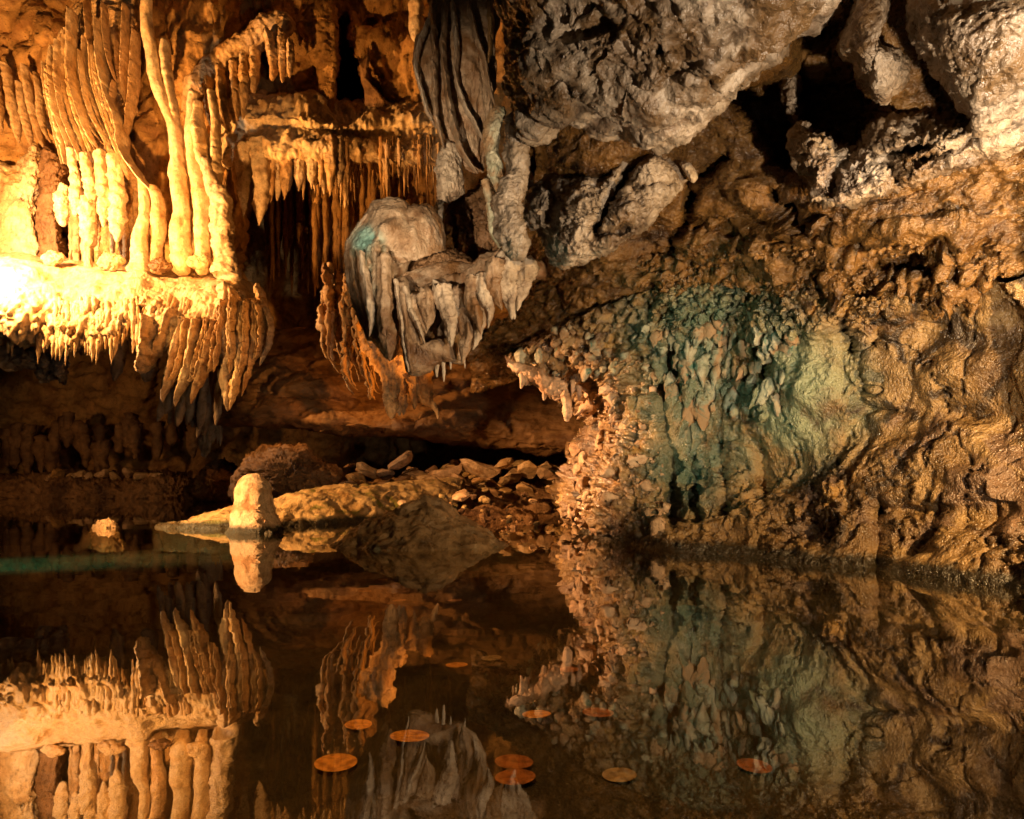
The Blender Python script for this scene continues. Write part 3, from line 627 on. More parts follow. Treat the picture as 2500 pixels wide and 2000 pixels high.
# dark rock post beside the blown-out glare
crag('rock_post', z('a', [(215, 1080), (330, 1120), (380, 1260), (400, 1420), (330, 1500), (330, 1700), (360, 1900), (340, 2150), (200, 2150), (180, 1900), (185, 1500), (200, 1300)]), 4.72, .14, .15, BROWN, 'dark brown rough rock post at the left edge beside the glare', s=7, a=.03, knob=.02, ns=140, nr=44)
crag('bright_wall_patch', z('a', [(120, 1060), (165, 1060), (205, 1180), (200, 1400), (180, 1700), (180, 2150), (-300, 2150), (-300, 1250), (20, 1230)]), 4.8, .2, .15, CREAM, 'glaring white rock face at the far left above the ledge', s=6, a=.03, knob=.0, ns=140, nr=44)

# amber wall close behind the columns
rows = [[(x, y, 4.72 + .1 * math.sin(x * .02 + y * .01) + (.6 if x > 565 else 0) + (.2 if y < 0 else 0)) for x in (230, 290, 350, 410, 470, 520, 560, 600)] for y in (-250, -60, 80, 200, 320, 440, 540, 620, 690)]
sw, _, _ = sheet('cave_side_wall', rows, 150, 110, AMBERROCK, lambda V, N, x, y: .05 * fbm(V * 4, 3) + .06 * (ridged(warp(V * [9, 9, 2.5], .6), 4) - .4) + .012 * billow(V * 28, 3))
struct(sw, 'amber fluted rock wall behind the columns')
# columns standing on the ledge
COLS = [([(985, 1300, 30), (1010, 1430, 34), (1025, 1600, 44), (1000, 1800, 62), (985, 1960, 72), (980, 2060, 95), (980, 2090, 70)], 'first cream column from the left, flaring at its foot on the ledge'),
        ([(1085, 1400, 36), (1120, 1500, 46), (1130, 1680, 52), (1115, 1860, 44), (1105, 2030, 46), (1100, 2080, 50)], 'short column close behind the first cream column'),
        ([(1040, -120, 44), (1050, 150, 44), (1090, 420, 48), (1150, 640, 52), (1230, 860, 40), (1262, 1050, 44), (1275, 1300, 62), (1310, 1550, 74), (1310, 1800, 78), (1320, 1980, 96), (1310, 2090, 100)], 'tall cream column running from the top of the picture down to the ledge'),
        ([(1400, 640, 34), (1385, 860, 40), (1395, 1050, 44), (1430, 1250, 60), (1475, 1480, 64), (1480, 1700, 62), (1490, 1860, 50), (1480, 1990, 60), (1475, 2090, 66)], 'slim smooth column just left of the knobbly pale column'),
        ([(1500, 1180, 40), (1560, 1380, 56), (1630, 1500, 84), (1640, 1680, 84), (1650, 1850, 82), (1660, 1990, 96), (1650, 2080, 130), (1650, 2110, 120)], 'knobbly pale column with a spreading foot at the right end of the ledge')]
for k, (pts, lab) in enumerate(COLS):
    T('column', 'a', 4.34 - .03 * (k == 4), pts, [CREAM, TAN, CREAM, CREAM, PALE][k], None, lab, 'column', 'columns on the ledge', ns=44, nr=150, flat=1.1, rough=.14 if k < 4 else .24, streak=.16, freq=10)
for k, (pts, lab) in enumerate([([(1180, 230, 26), (1190, 420, 36), (1230, 650, 32), (1270, 860, 26), (1300, 1050, 24), (1310, 1200, 10)], 'wavy ribbon beside the tall cream column'),
        ([(1440, 720, 30), (1450, 900, 46), (1470, 1060, 60), (1500, 1220, 46), (1545, 1400, 16)], 'plump spindle shaped drip above the slim smooth column'),
        ([(1550, 620, 30), (1580, 850, 34), (1590, 1100, 34), (1590, 1300, 40), (1600, 1440, 30)], 'straight ribbon above the knobbly pale column')]):
    T('ribbon', 'a', 4.36, pts, CREAM, None, lab, 'stalactite', 'ribbons above the columns', ns=26, nr=90, flat=2.0)

# arched roll with hanging ribs
arch = thing('flowstone_arch', 'arched amber flowstone roll with ribs hanging between the columns and the shelf', 'flowstone', at('a', (1600, 1000), 4.55))
arch_roll = T('roll', 'a', 4.62, [(1350, 800, 40), (1390, 640, 70), (1490, 520, 80), (1640, 380, 90), (1800, 270, 100), (1990, 160, 110), (2200, 60, 110)], TAN, arch, ns=60, nr=140, rough=.25, streak=.1, freq=9)
for r in [[(1410, 640, 26), (1440, 800, 30), (1450, 1000, 24)], [(1520, 540, 30), (1540, 760, 34), (1560, 940, 12)], [(1620, 460, 30), (1640, 720, 30), (1690, 960, 10)], [(1720, 400, 34), (1745, 640, 32), (1755, 860, 10)],
          [(1820, 340, 40), (1815, 620, 34), (1800, 850, 10)], [(1900, 300, 34), (1890, 480, 34), (1880, 640, 20)], [(2010, 200, 40), (2040, 360, 40), (2030, 540, 22)], [(2110, 180, 34), (2115, 400, 30), (2110, 560, 10)], [(2180, 240, 26), (2175, 420, 24), (2170, 520, 8)]]:
    T('rib', 'a', 4.54, r, TAN, arch_roll, ns=26, nr=90, flat=2.2, rough=.28, sharp=1.4, streak=.25)
T('rib', 'a', 4.75, [(1540, -80, 24), (1545, 200, 30), (1520, 420, 24), (1500, 520, 10)], TAN, arch, nr=50)
for x in (1240, 1310, 1370, 1420, 1480):
    T('rib', 'a', 4.9, [(x - 20, -40, 30), (x, 260, 30), (x + 20, 460, 22), (x + 10, 620, 6)], AMBERROCK, arch, nr=50, flat=2)
# ------------------------------------------------------------------ the bright ledge
led = thing('flowstone_ledge', 'glaring rounded flowstone ledge with a fringe of blades on the left', 'flowstone', at('b', (800, 900), 4.2))
LX = [-500, -150, 20, 120, 220, 320, 345, 400, 470, 540, 600, 640]
TOP = [610, 615, 622, 636, 646, 655, 657, 662, 668, 676, 690, 740]
BOT = [800, 810, 815, 835, 845, 800, 790, 840, 830, 800, 800, 800]
rows = []
for t, d in [(-.04, 5.0), (0, 4.55), (.10, 4.30), (.28, 4.14), (.52, 4.04), (.80, 4.02), (1.0, 4.08), (1.04, 4.3), (.92, 4.8)]:
    rows.append([(x, a + (b - a) * t, d + (.0 if x < 560 else (.10 if x < 620 else .35)) - (0.1 if x < 100 else 0)) for x, a, b in zip(LX, TOP, BOT)])
def d_led(V, N, x, y):
    lowf = np.clip((y - 690) / 110, 0, 1)
    fl = ridged(warp(np.stack([V[:, 0] * 15 - (V[:, 2]) * 5, V[:, 1] * 4, V[:, 2] * 2.5], -1), .4), 3) - .4
    left = 1 / (1 + np.exp((x - 330) / 10))
    return .03 * fbm(V * 5, 3) + .05 * fl * lowf + .012 * billow(V * 30, 3) * (.3 + lowf) + left * lowf * .05 * np.clip(.6 - cells(V * [26, 26, 16]), -.3, 1)
ledb, _, _ = sheet('ledge_body', rows, 120, 340, CREAM, d_led, lambda x, y: creases(x, y, [([(345, 760), (338, 830)], 9, -.2)]), led)
BL = [[(880, 740, 46), (885, 880, 54), (870, 1000, 52), (838, 1095, 40), (830, 1120, 20)], [(1050, 700, 36), (1000, 860, 44), (930, 1000, 34), (880, 1085, 12)],
      [(1120, 760, 34), (1080, 960, 40), (1040, 1120, 38), (985, 1270, 20), (978, 1310, 6)], [(1210, 760, 34), (1180, 960, 36), (1130, 1150, 36), (1075, 1290, 20), (1062, 1335, 6)],
      [(1330, 760, 34), (1290, 950, 36), (1230, 1150, 36), (1180, 1280, 16), (1165, 1320, 6)], [(1415, 560, 70), (1415, 760, 80), (1410, 950, 58), (1400, 1150, 40), (1405, 1320, 26), (1410, 1370, 10)],
      [(1510, 640, 50), (1505, 860, 46), (1490, 1080, 38), (1450, 1260, 34), (1425, 1360, 14)], [(1590, 640, 44), (1590, 850, 38), (1570, 1040, 30), (1530, 1190, 22), (1505, 1270, 6)],
      [(1660, 700, 30), (1700, 800, 30), (1690, 930, 26), (1650, 1020, 18), (1625, 1065, 6)], [(1280, 780, 22), (1240, 920, 26), (1190, 1080, 22), (1150, 1160, 6)], [(1000, 760, 24), (960, 900, 26), (900, 1030, 20), (860, 1120, 8)], [(1620, 560, 40), (1650, 680, 36), (1640, 860, 26), (1600, 980, 8)]]
for k, r in enumerate(BL):
    r = [(q[0], q[1], q[2] * (.72 if k not in (0, 5) else .9)) for q in r]; r[-1] = (r[-1][0], r[-1][1] + 14, 2)
    T('blade', 'b', 4.02 + .02 * (k % 3), r, [CREAM, TAN, PALE][k % 3] if k < 9 else TAN, led, ns=28, nr=100, flat=[2.4, 2.6, 3.0, 3.0, 3.0, 1.2, 1.8, 2.0, 2.4, 3, 3, 2][k], rough=.26, streak=.4, sharp=1.7, wob=.14)
for k in range(26):
    a_, b_ = np.array(BL[2 + k % 6][:4]), np.array(BL[3 + k % 6][:4]); r = a_ + (b_ - a_) * U(.2, .8); r[:, 2] *= U(.2, .4); r[-1, 1] -= U(60, 220); r[-1, 2] = 2
    T('thin_blade', 'b', 4.05 + U(-.06, .08), [tuple(q) for q in r], TAN, led, ns=12, nr=70, flat=4.0, rough=.35, streak=.3, sharp=1.6, wob=.3, bead=.2)
for k in range(120):
    x = U(-60, 338); y0 = U(720, 800); L_ = U(35, 115); r = U(3, 8)
    tube('drip_point', [(x, y0, 4.06, r), (x + 2, y0 + L_ * .5, 4.03, r), (x - U(0, 5), y0 + L_, 4.04, .6)], CREAM, ledb, ns=12, nr=22, flat=1.4, rough=.4, seed=k * 1.3)
for k in range(40):
    x = U(360, 520); y0 = U(720, 790); L_ = U(30, 90); r = U(4, 7)
    tube('drip_point', [(x, y0, 4.08, r), (x - 6, y0 + L_ * .5, 4.06, r), (x - 18, y0 + L_, 4.06, .6)], TAN, ledb, ns=12, nr=22, flat=1.6, rough=.4, seed=k * 1.7)
# lumps lying on the ledge
for k, (x, y, r, m, lab) in enumerate([(270, 640, 26, CREAM, 'rounded bright lump on the ledge left of the first column'), (390, 648, 20, BROWN, 'small dark brown lump on the ledge between the columns'), (404, 652, 11, BROWN, 'smallest dark pebble on the ledge beside the dark brown lump'),
                                      (130, 632, 22, CREAM, 'flat bright lump at the left on the ledge top'), (486, 640, 22, CREAM, 'pale lump on the ledge left of the knobbly column')]):
    a = np.linspace(0, 2 * math.pi, 11, endpoint=False)
    crag('ledge_lump', [(x + r * 1.3 * math.cos(t) * U(.85, 1.1), y + r * .8 * math.sin(t) * U(.85, 1.1)) for t in a], 4.3, .05, .05, m, lab, 'lump', s=14, a=.012, knob=.01, ns=60, nr=20)

# grey leaf shaped drips in the shade under the ledge
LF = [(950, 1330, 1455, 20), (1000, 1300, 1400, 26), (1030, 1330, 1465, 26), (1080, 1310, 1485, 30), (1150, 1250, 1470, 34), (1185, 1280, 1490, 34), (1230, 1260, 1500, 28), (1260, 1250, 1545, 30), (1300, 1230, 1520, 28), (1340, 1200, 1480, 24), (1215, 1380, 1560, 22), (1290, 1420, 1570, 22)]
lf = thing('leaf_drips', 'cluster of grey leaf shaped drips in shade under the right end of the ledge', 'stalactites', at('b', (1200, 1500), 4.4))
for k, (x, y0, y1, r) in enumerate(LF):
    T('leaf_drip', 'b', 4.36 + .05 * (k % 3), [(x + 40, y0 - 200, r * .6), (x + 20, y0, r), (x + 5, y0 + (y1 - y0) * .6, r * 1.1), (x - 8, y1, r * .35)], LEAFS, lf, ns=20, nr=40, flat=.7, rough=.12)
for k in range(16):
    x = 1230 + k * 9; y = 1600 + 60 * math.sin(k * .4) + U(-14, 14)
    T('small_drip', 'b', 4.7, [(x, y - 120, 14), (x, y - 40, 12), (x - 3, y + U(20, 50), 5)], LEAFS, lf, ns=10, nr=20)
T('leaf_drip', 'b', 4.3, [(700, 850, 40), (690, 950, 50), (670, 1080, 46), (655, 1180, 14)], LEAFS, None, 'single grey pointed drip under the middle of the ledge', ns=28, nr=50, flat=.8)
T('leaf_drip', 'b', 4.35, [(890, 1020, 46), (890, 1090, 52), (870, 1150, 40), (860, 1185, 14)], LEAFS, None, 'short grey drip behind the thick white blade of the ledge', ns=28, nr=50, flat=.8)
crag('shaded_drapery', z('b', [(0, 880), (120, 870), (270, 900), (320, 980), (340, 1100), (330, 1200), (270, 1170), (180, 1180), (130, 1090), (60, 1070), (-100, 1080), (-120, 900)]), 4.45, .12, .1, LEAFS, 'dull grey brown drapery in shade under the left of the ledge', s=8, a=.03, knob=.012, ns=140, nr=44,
     feat=lambda x, y: creases(x, y, [(z('b', [(100, 900), (150, 1100)]), 10, -.08), (z('b', [(220, 900), (230, 1170)]), 9, -.08)]))

# ------------------------------------------------------------------ the middle shelf with its fringe
sh = thing('flowstone_shelf', 'amber flowstone shelf in the middle distance with a fringe of stalactites', 'flowstone', at('c', (700, 1100), 4.7))
SX = [520, 600, 680, 760, 830, 900, 980, 1060, 1140]
rows = []
for t, d in [(-.1, 5.3), (0, 4.9), (.12, 4.74), (.35, 4.62), (.55, 4.66), (.70, 4.58), (.9, 4.56), (1.0, 4.62), (1.05, 4.9), (1.0, 5.3)]:
    rows.append([(x, a + (b - a) * t, d + e) for x, a, b, e in zip(SX, [232, 222, 226, 240, 262, 258, 246, 240, 230], [410, 398, 384, 384, 388, 392, 400, 395, 380], [.1, .0, -.03, -.02, .06, .12, .15, .15, .2])])
def d_sh(V, N, x, y):
    return .05 * fbm(V * 4, 3) + .028 * (ridged(warp(V * [7, 7, 4], .8), 4) - .4) + .010 * billow(V * 26, 3) + .014 * np.clip(.6 - cells(V * 17), -.3, 1)
sheet('shelf_body', rows, 110, 230, CREAM, d_sh, None, sh)
FR = [(110, 1050, 1700, 80), (200, 1080, 1520, 46), (250, 1080, 1500, 50), (310, 1080, 1490, 50), (420, 1060, 1430, 46), (455, 1100, 1490, 22), (520, 1060, 1410, 40), (545, 1080, 1440, 26), (620, 1060, 1450, 44), (670, 1060, 1470, 48), (740, 1060, 1400, 36),
      (790, 1050, 1560, 34), (-20, 1100, 1640, 54), (-70, 1100, 1500, 40), (350, 1100, 1420, 22), (590, 1090, 1400, 22)]
for k, (x, y0, y1, r) in enumerate(FR):
    T('stalactite', 'c', 4.58 + .03 * (k % 3), [(x, y0 - 60, r), (x + 3, y0 + (y1 - y0) * .3, r), (x + 4, y0 + (y1 - y0) * .7, r * .68), (x + U(-6, 6), y1, r * (.05 if k % 3 != 2 else .25))], PALE if k % 2 == 0 else TAN, sh, ns=26, nr=60, flat=1.0, rough=.2, streak=.3)
for k in range(110):
    x = U(0, 1560) if k < 40 else U(740, 1560); y0 = 1080 + U(-30, 60); y1 = y0 + U(60, 460) * (1 if x < 1150 else .8); r = U(6, 20)
    T('stalactite', 'c', 4.72 + U(-.06, .2), [(x, y0 - 80, r), (x, (y0 + y1) / 2, r * .9), (x + U(-10, 10), y1, 1)], TAN if k % 3 else AMBERROCK, sh, ns=12, nr=26, rough=.4, streak=.3)
# dense curtain of thin drips below the shelf, deep in shade
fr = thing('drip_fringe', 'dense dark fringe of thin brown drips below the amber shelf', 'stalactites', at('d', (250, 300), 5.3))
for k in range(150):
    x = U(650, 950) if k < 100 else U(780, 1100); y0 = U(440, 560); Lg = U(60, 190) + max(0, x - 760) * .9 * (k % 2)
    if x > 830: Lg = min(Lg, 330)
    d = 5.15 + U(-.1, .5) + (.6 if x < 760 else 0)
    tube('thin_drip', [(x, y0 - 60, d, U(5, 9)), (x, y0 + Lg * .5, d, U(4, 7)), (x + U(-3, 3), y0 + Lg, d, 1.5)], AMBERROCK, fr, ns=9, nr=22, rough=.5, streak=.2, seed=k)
crag('dark_rock_horn', z('c', [(905, 420), (890, 350), (930, 370), (960, 330), (975, 260), (985, 330), (990, 380), (965, 410), (975, 540), (1040, 620), (1110, 730), (960, 770), (945, 640), (915, 540)]), 4.9, .05, .05, BROWN, 'small dark antlered stone horn beside the black hole in the amber wall', centre=z('c', [(945, 520)])[0], s=8, a=.006, knob=0, ns=90, nr=24)
T('rock_pillar', 'c', 4.85, [(560, -60, 110), (570, 120, 150), (600, 300, 120), (640, 460, 80), (640, 600, 70), (640, 760, 60), (650, 900, 30)], AMBERROCK, None, 'broad amber pillar narrowing down onto the shelf left of the black hole', 'pillar', ns=50, nr=120, rough=.2)
T('stalactite', 'c', 4.75, [(1350, -80, 60), (1350, 60, 56), (1340, 160, 46), (1350, 240, 14)], CREAM, None, 'short yellow drip at the top edge left of the folded curtain', ns=26, nr=50)

# ------------------------------------------------------------------ folded curtain in the upper middle
fc = thing('folded_curtain', 'tall folded stone curtain with pale edges at the upper middle', 'drapery', at('c', (1600, 1650), 2.05))
pillow('curtain_sheet', z('c', [(1470, 40), (1500, -160), (1990, -160), (1990, 300), (1985, 700), (1930, 1000), (1900, 1250), (1840, 1290), (1740, 1250), (1660, 1080), (1560, 1000), (1480, 850), (1430, 700), (1370, 480), (1370, 280)]), 2.14, .05, .1, DRAPE, fc, disp=rk(9, .016, .9, .2, (1, 1, .4)), ns=220, nr=70)
FO = [([(1470, 20, 22), (1385, 250, 26), (1345, 430, 24), (1390, 600, 26), (1445, 800, 24), (1545, 960, 10)], PALE), ([(1490, -100, 40), (1500, 300, 44), (1500, 560, 38), (1510, 800, 36), (1540, 950, 30), (1575, 1085, 14)], DRAPE),
      ([(1590, -60, 34), (1570, 260, 38), (1590, 560, 42), (1640, 850, 50), (1720, 1100, 44), (1845, 1285, 12)], DRAPE), ([(1640, -60, 34), (1680, 240, 36), (1670, 520, 30), (1740, 740, 30), (1830, 900, 26), (1905, 1060, 10)], PALE),
      ([(1770, -60, 34), (1840, 220, 34), (1905, 420, 28), (1935, 600, 24), (1985, 755, 10)], DRAPE), ([(1940, -80, 44), (1945, 150, 40), (1940, 320, 26), (1920, 420, 8)], AMBERROCK)]
for k, (r, m) in enumerate(FO):
    r = [(q[0], q[1], q[2] * .6) for q in r]
    T('fold', 'c', 2.06 - .01 * (k % 3), r, m, fc, ns=28, nr=120, flat=4.5, rough=.2, streak=.25, sharp=1.7, wob=.2)
crag('stone_blade', z('c', [(1560, 1060), (1525, 1250), (1515, 1450), (1515, 1600), (1548, 1655), (1620, 1510), (1740, 1430), (1720, 1250), (1690, 1120), (1640, 1060)]), 2.1, .05, .05, PALE, 'pale pointed stone blade hanging below the folded curtain', s=14, a=.010, knob=.004, ns=150, nr=44)
crag('green_leaf_blade', z('c', [(1980, 760), (2060, 755), (2035, 900), (2000, 1100), (2060, 1255), (2010, 1420), (1990, 1430), (1930, 1300), (1900, 1100), (1885, 940), (1920, 820)]), 1.78, .04, .04, VERD, 'green tinged leaf shaped blade at the right edge of the folded curtain', s=18, a=.006, knob=.0, ns=150, nr=44)
T('green_edge_drip', 'd', 1.76, [(1325, -60, 26), (1350, 60, 26), (1372, 180, 28), (1385, 290, 30), (1440, 390, 22), (1480, 470, 6)], VERD, None, 'thin green tinged drip running down left of the knotted grey stalactite', ns=24, nr=80, flat=1.6, rough=.25)
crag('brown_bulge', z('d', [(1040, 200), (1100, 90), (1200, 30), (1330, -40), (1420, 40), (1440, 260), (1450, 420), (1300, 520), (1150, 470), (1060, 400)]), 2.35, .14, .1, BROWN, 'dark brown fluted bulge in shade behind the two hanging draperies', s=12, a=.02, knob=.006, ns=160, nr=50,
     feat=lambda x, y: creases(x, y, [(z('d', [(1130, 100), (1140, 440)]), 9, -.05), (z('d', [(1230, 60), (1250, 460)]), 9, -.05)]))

# ------------------------------------------------------------------ central hanging drapery
dr = thing('hanging_drapery', 'large folded grey brown drapery hanging over the middle of the pool', 'drapery', at('k', (650, 1600), 1.85))
def fold(name, pts, D, f, b, mat, s=10, a=.0075, tilt=(0, 0), centre=None, feat=None, ns=170, nr=50, key='k', power=2.4):
    c = z(key, [centre])[0] if centre else None
    return pillow(name, z(key, pts), D, f, b, mat, dr, centre=c, tilt=tilt, feat=feat, disp=rk(s, a, .9, .22, (1, 1, .6)), ns=ns, nr=nr, power=power)
fold('main_fold', [(360, 90), (300, 150), (255, 250), (180, 340), (90, 470), (85, 560), (105, 660), (115, 740), (105, 820), (150, 980), (220, 1180), (275, 1310), (330, 1330), (375, 1390), (470, 1515), (530, 1460), (540, 1360), (545, 1200), (530, 1000), (520, 850), (600, 760), (650, 640), (760, 540), (900, 520), (970, 530), (940, 300), (860, 190), (760, 150), (640, 155), (560, 100)],
     1.88, .10, .10, DRAPE, tilt=(.01, .008), centre=(380, 700), ns=320, nr=80,
     feat=lambda x, y: creases(x, y, [(z('k', [(190, 560), (240, 760), (250, 1000), (300, 1250)]), 12, -.035), (z('k', [(520, 640), (560, 760), (480, 900)]), 9, -.02), (z('k', [(130, 560), (160, 800), (250, 1150)]), 8, .02), (z('k', [(440, 540), (460, 640)]), 8, -.025), (z('k', [(620, 170), (640, 320)]), 9, -.02)])
     + bumps(x, y, z3('k', [(280, 640, 45, 90, .035), (310, 900, 40, 120, .03), (330, 500, 90, 40, .02), (440, 330, 100, 90, .03), (440, 1100, 50, 160, .025), (460, 1420, 50, 60, .02), (700, 620, 90, 60, -.01)])))
fold('inner_sheet', [(560, 800), (760, 700), (1000, 640), (1240, 700), (1320, 860), (1340, 1100), (1270, 1300), (1110, 1500), (960, 1500), (820, 1570), (670, 1590), (610, 1400), (570, 1150)], 1.87, .03, .03, DRAPE, centre=(950, 1100), feat=lambda x, y: creases(x, y, [(z('k', [(900, 900), (920, 1400)]), 10, -.02), (z('k', [(1080, 900), (1100, 1400)]), 10, -.02), (z('k', [(760, 1000), (780, 1400)]), 10, -.02)]))
curt = fold('curtain_fold', [(520, 830), (600, 790), (620, 900), (650, 1050), (720, 1200), (780, 1370), (900, 1330), (1040, 1370), (1070, 1500), (1110, 1535), (960, 1530), (820, 1600), (650, 1625), (600, 1420), (555, 1250), (575, 1180), (555, 1000)], 1.80, .035, .03, DRAPE, centre=(720, 1390), tilt=(.012, 0),
     feat=lambda x, y: creases(x, y, [(z('k', [(580, 850), (610, 1200), (640, 1600)]), 9, .03)]))
T('roll', 'k', 1.83, [(600, 860, 60), (720, 950, 70), (900, 890, 84), (1100, 840, 90), (1280, 740, 100), (1450, 640, 110), (1620, 680, 95), (1760, 720, 90, .05), (1920, 760, 80, .14)], DRAPE, dr, ns=50, nr=120, flat=1.0, rough=.2, streak=.2)
for k, (r, m, fl_) in enumerate([([(280, 220, 14), (120, 450, 20), (95, 560, 20), (112, 780, 22), (190, 1080, 22), (280, 1330, 6)], DRAPE, 1.1), ([(230, 560, 26), (262, 760, 36), (300, 950, 36), (310, 1130, 30), (292, 1300, 8)], PALE, 2.0),
        ([(430, 600, 60), (440, 860, 70), (430, 1120, 66), (455, 1350, 60), (472, 1520, 12)], DRAPE, 1.4), ([(345, 480, 40), (350, 700, 34), (340, 900, 24), (345, 1080, 8)], DRAPE, 1.6),
        ([(525, 800, 20), (565, 1030, 26), (590, 1250, 26), (640, 1615, 12)], PALE, 2.6), ([(605, 860, 26), (655, 1050, 28), (720, 1200, 24), (785, 1375, 6)], PALE, 2.6),
        ([(690, 930, 40), (690, 1060, 50), (760, 1190, 40), (795, 1275, 8)], DRAPE, 1.4), ([(800, 900, 60), (790, 1040, 70), (800, 1160, 44), (800, 1250, 10)], DRAPE, 1.2),
        ([(940, 850, 90), (985, 1030, 84), (1000, 1190, 56), (1010, 1330, 28), (1012, 1390, 6)], PALE, 1.2), ([(1060, 900, 50), (1050, 1060, 46), (1060, 1200, 30), (1062, 1290, 6)], DRAPE, 1.5),
        ([(1130, 1050, 60), (1160, 1250, 62), (1130, 1420, 44), (1108, 1545, 6)], DRAPE, 1.3), ([(1240, 1120, 40), (1250, 1290, 40), (1200, 1420, 8)], PALE, 1.6),
        ([(1210, 780, 70), (1190, 960, 66), (1240, 1130, 50), (1270, 1280, 6)], DRAPE, 1.5), ([(1290, 760, 60), (1310, 960, 60), (1350, 1090, 40), (1335, 1230, 6)], PALE, 1.5),
        ([(1400, 640, 90), (1370, 820, 70), (1430, 970, 44), (1455, 1070, 8)], DRAPE, 1.3), ([(1530, 620, 120), (1530, 830, 110), (1545, 1000, 60), (1545, 1155, 10)], PALE, 1.1), ([(1660, 660, 90), (1640, 820, 76), (1610, 960, 40), (1590, 1080, 8)], PALE, 1.2)]):
    T('hanging_fold', 'k', 1.77 + (.07 if k == 0 else 0) - .008 * (k % 3) - (.05 if k > 11 else 0), r, m, dr, ns=32, nr=90, flat=fl_, rough=.2, streak=.32, sharp=1.25, wob=.12)
fold('saddle', [(600, 760), (660, 640), (800, 540), (960, 530), (1100, 590), (1260, 680), (1180, 780), (1060, 880), (940, 880), (840, 900), (760, 990), (700, 900), (640, 840)], 1.95, .07, .08, BROWN, tilt=(-.02, 0), a=.012, centre=(900, 700))
for x, y0, y1, r in [(880, 1530, 1660, 20), (940, 1510, 1700, 18), (1000, 1500, 1590, 13), (1125, 1500, 1580, 9), (1560, 1100, 1150, 18)]:
    T('drip_point', 'k', 1.80, [(x, y0 - 20, r), (x + 4, (y0 + y1) / 2, r * .9), (x + 8, y1, r * .35)], PALE, curt, ns=14, nr=26)

# orange dripstone hanging behind the drapery
ob = thing('orange_dripstone', 'glowing orange dripstone cluster hanging behind the large drapery', 'stalactites', at('d', (690, 1500), 3.4))
T('main_drip', 'l', 3.4, [(420, 60, 120), (470, 250, 100), (530, 450, 66), (535, 600, 52), (540, 690, 40), (545, 750, 14)], TAN, ob, ns=50, nr=110, rough=.25, streak=.35)
for pts in [[(600, 300, 60), (610, 480, 40), (600, 640, 26), (600, 730, 10)], [(690, 400, 60), (710, 540, 40), (715, 680, 10)], [(790, 380, 70), (800, 520, 50), (830, 610, 30), (880, 690, 16), (890, 750, 6)], [(640, 560, 24), (635, 660, 20), (630, 720, 6)], [(740, 480, 40), (780, 600, 30), (860, 660, 12)]]:
    T('side_drip', 'l', 3.5, pts, TAN, ob, ns=24, nr=60, rough=.35, streak=.2)
for k in range(22):
    x = 40 + k * 17 + U(-14, 14); y0 = U(-460, -200); y1 = U(120, 330) + k * 12
    T('back_drip', 'l', 3.75 + U(-.1, .25), [(x - 10, y0, U(16, 30)), (x + U(-12, 12), (y0 + y1) / 2, U(16, 34)), (x + U(0, 40), y1, U(8, 16)), (x + U(30, 110), y1 + U(60, 160), 4)], AMBERROCK if k % 3 else TAN, ob, ns=16, nr=70, flat=1.8, rough=.4, streak=.3, wob=.5, bead=.3, sharp=1.3)
# tapering lip with a single drip at the left end of the right wall
lip = T('wall_lip', 'l', 2.1, [(1420, 330, 20), (1560, 390, 50), (1700, 470, 66), (1800, 540, 70), (1850, 600, 40), (1850, 650, 10)], PINK, rw, ns=40, nr=80, rough=.3)
T('wall_drip', 'l', 2.08, [(1850, 560, 40), (1860, 640, 36), (1860, 710, 34), (1855, 770, 20)], PINK, rw, ns=26, nr=50)
for k, (x, y) in enumerate([(1520, 470), (1550, 440), (1690, 570), (1950, 560), (2040, 600), (1900, 520)]):
    T('wall_drip', 'l', 2.1, [(x, y - 60, 24), (x + 4, y, 20), (x + U(-8, 8), y + U(30, 70), 6)], PINK, lip, ns=14, nr=26)

# ------------------------------------------------------------------ rocks in and beside the water
def mound(name, cx, D, w, dpt, hgt, mat, label=None, peak=(0, 0), parent=None, s=10, a=.012, sharp=1.0, n=110, zb=-.06, knob=0, outline=.12):
    """rock rising from the pool bed: height over an irregular footprint; cx is photo x, sizes in metres"""
    c = P(cx, HY, D); u = np.linspace(-1, 1, n); X, Y = np.meshgrid(u, u)
    th = np.arctan2(Y, X); r = np.hypot(X, Y) / (1 + outline * perlin(np.stack([np.cos(th).ravel() * 1.6 + s, np.sin(th).ravel() * 1.6, np.full(th.size, D)], -1)).reshape(th.shape) * 2)
    px_, py_ = X - peak[0] * (1 - r).clip(0), Y - peak[1] * (1 - r).clip(0)
    rr = np.hypot(px_, py_).clip(0, 1.2)
    hh = np.clip(1 - rr ** sharp, -.25, 1) * (hgt - zb) + zb
    V = np.stack([c[0] + X.ravel() * w / 2, c[1] + Y.ravel() * dpt / 2, hh.ravel()], -1); Q = gridq(n, n); N = vnormals(V, Q)
    if N[:, 2].mean() < 0: Q = Q[:, ::-1]; N = -N
    V = V + N * drk(s, a, .8, .2, knob, s * 4)(V, N)[:, None]
    o = mk(name, V, Q, mat, parent)
    if label: tag(o, label, 'rock')
    return o
st = tube('stalagmite', [(626, 1345, 2.13, 84), (626, 1312, 2.13, 74), (625, 1292, 2.13, 63), (622, 1262, 2.13, 54), (622, 1225, 2.13, 46), (621, 1195, 2.13, 43), (623, 1172, 2.13, 35), (626, 1158, 2.13, 18)], CREAM2 if 'CREAM2' in globals() else PALE, ns=90, nr=130, rough=.09, streak=.07, freq=9, wob=.05, bead=.05)
tag(st, 'stubby pale stalagmite standing in the water in front of the low rock', 'stalagmite')
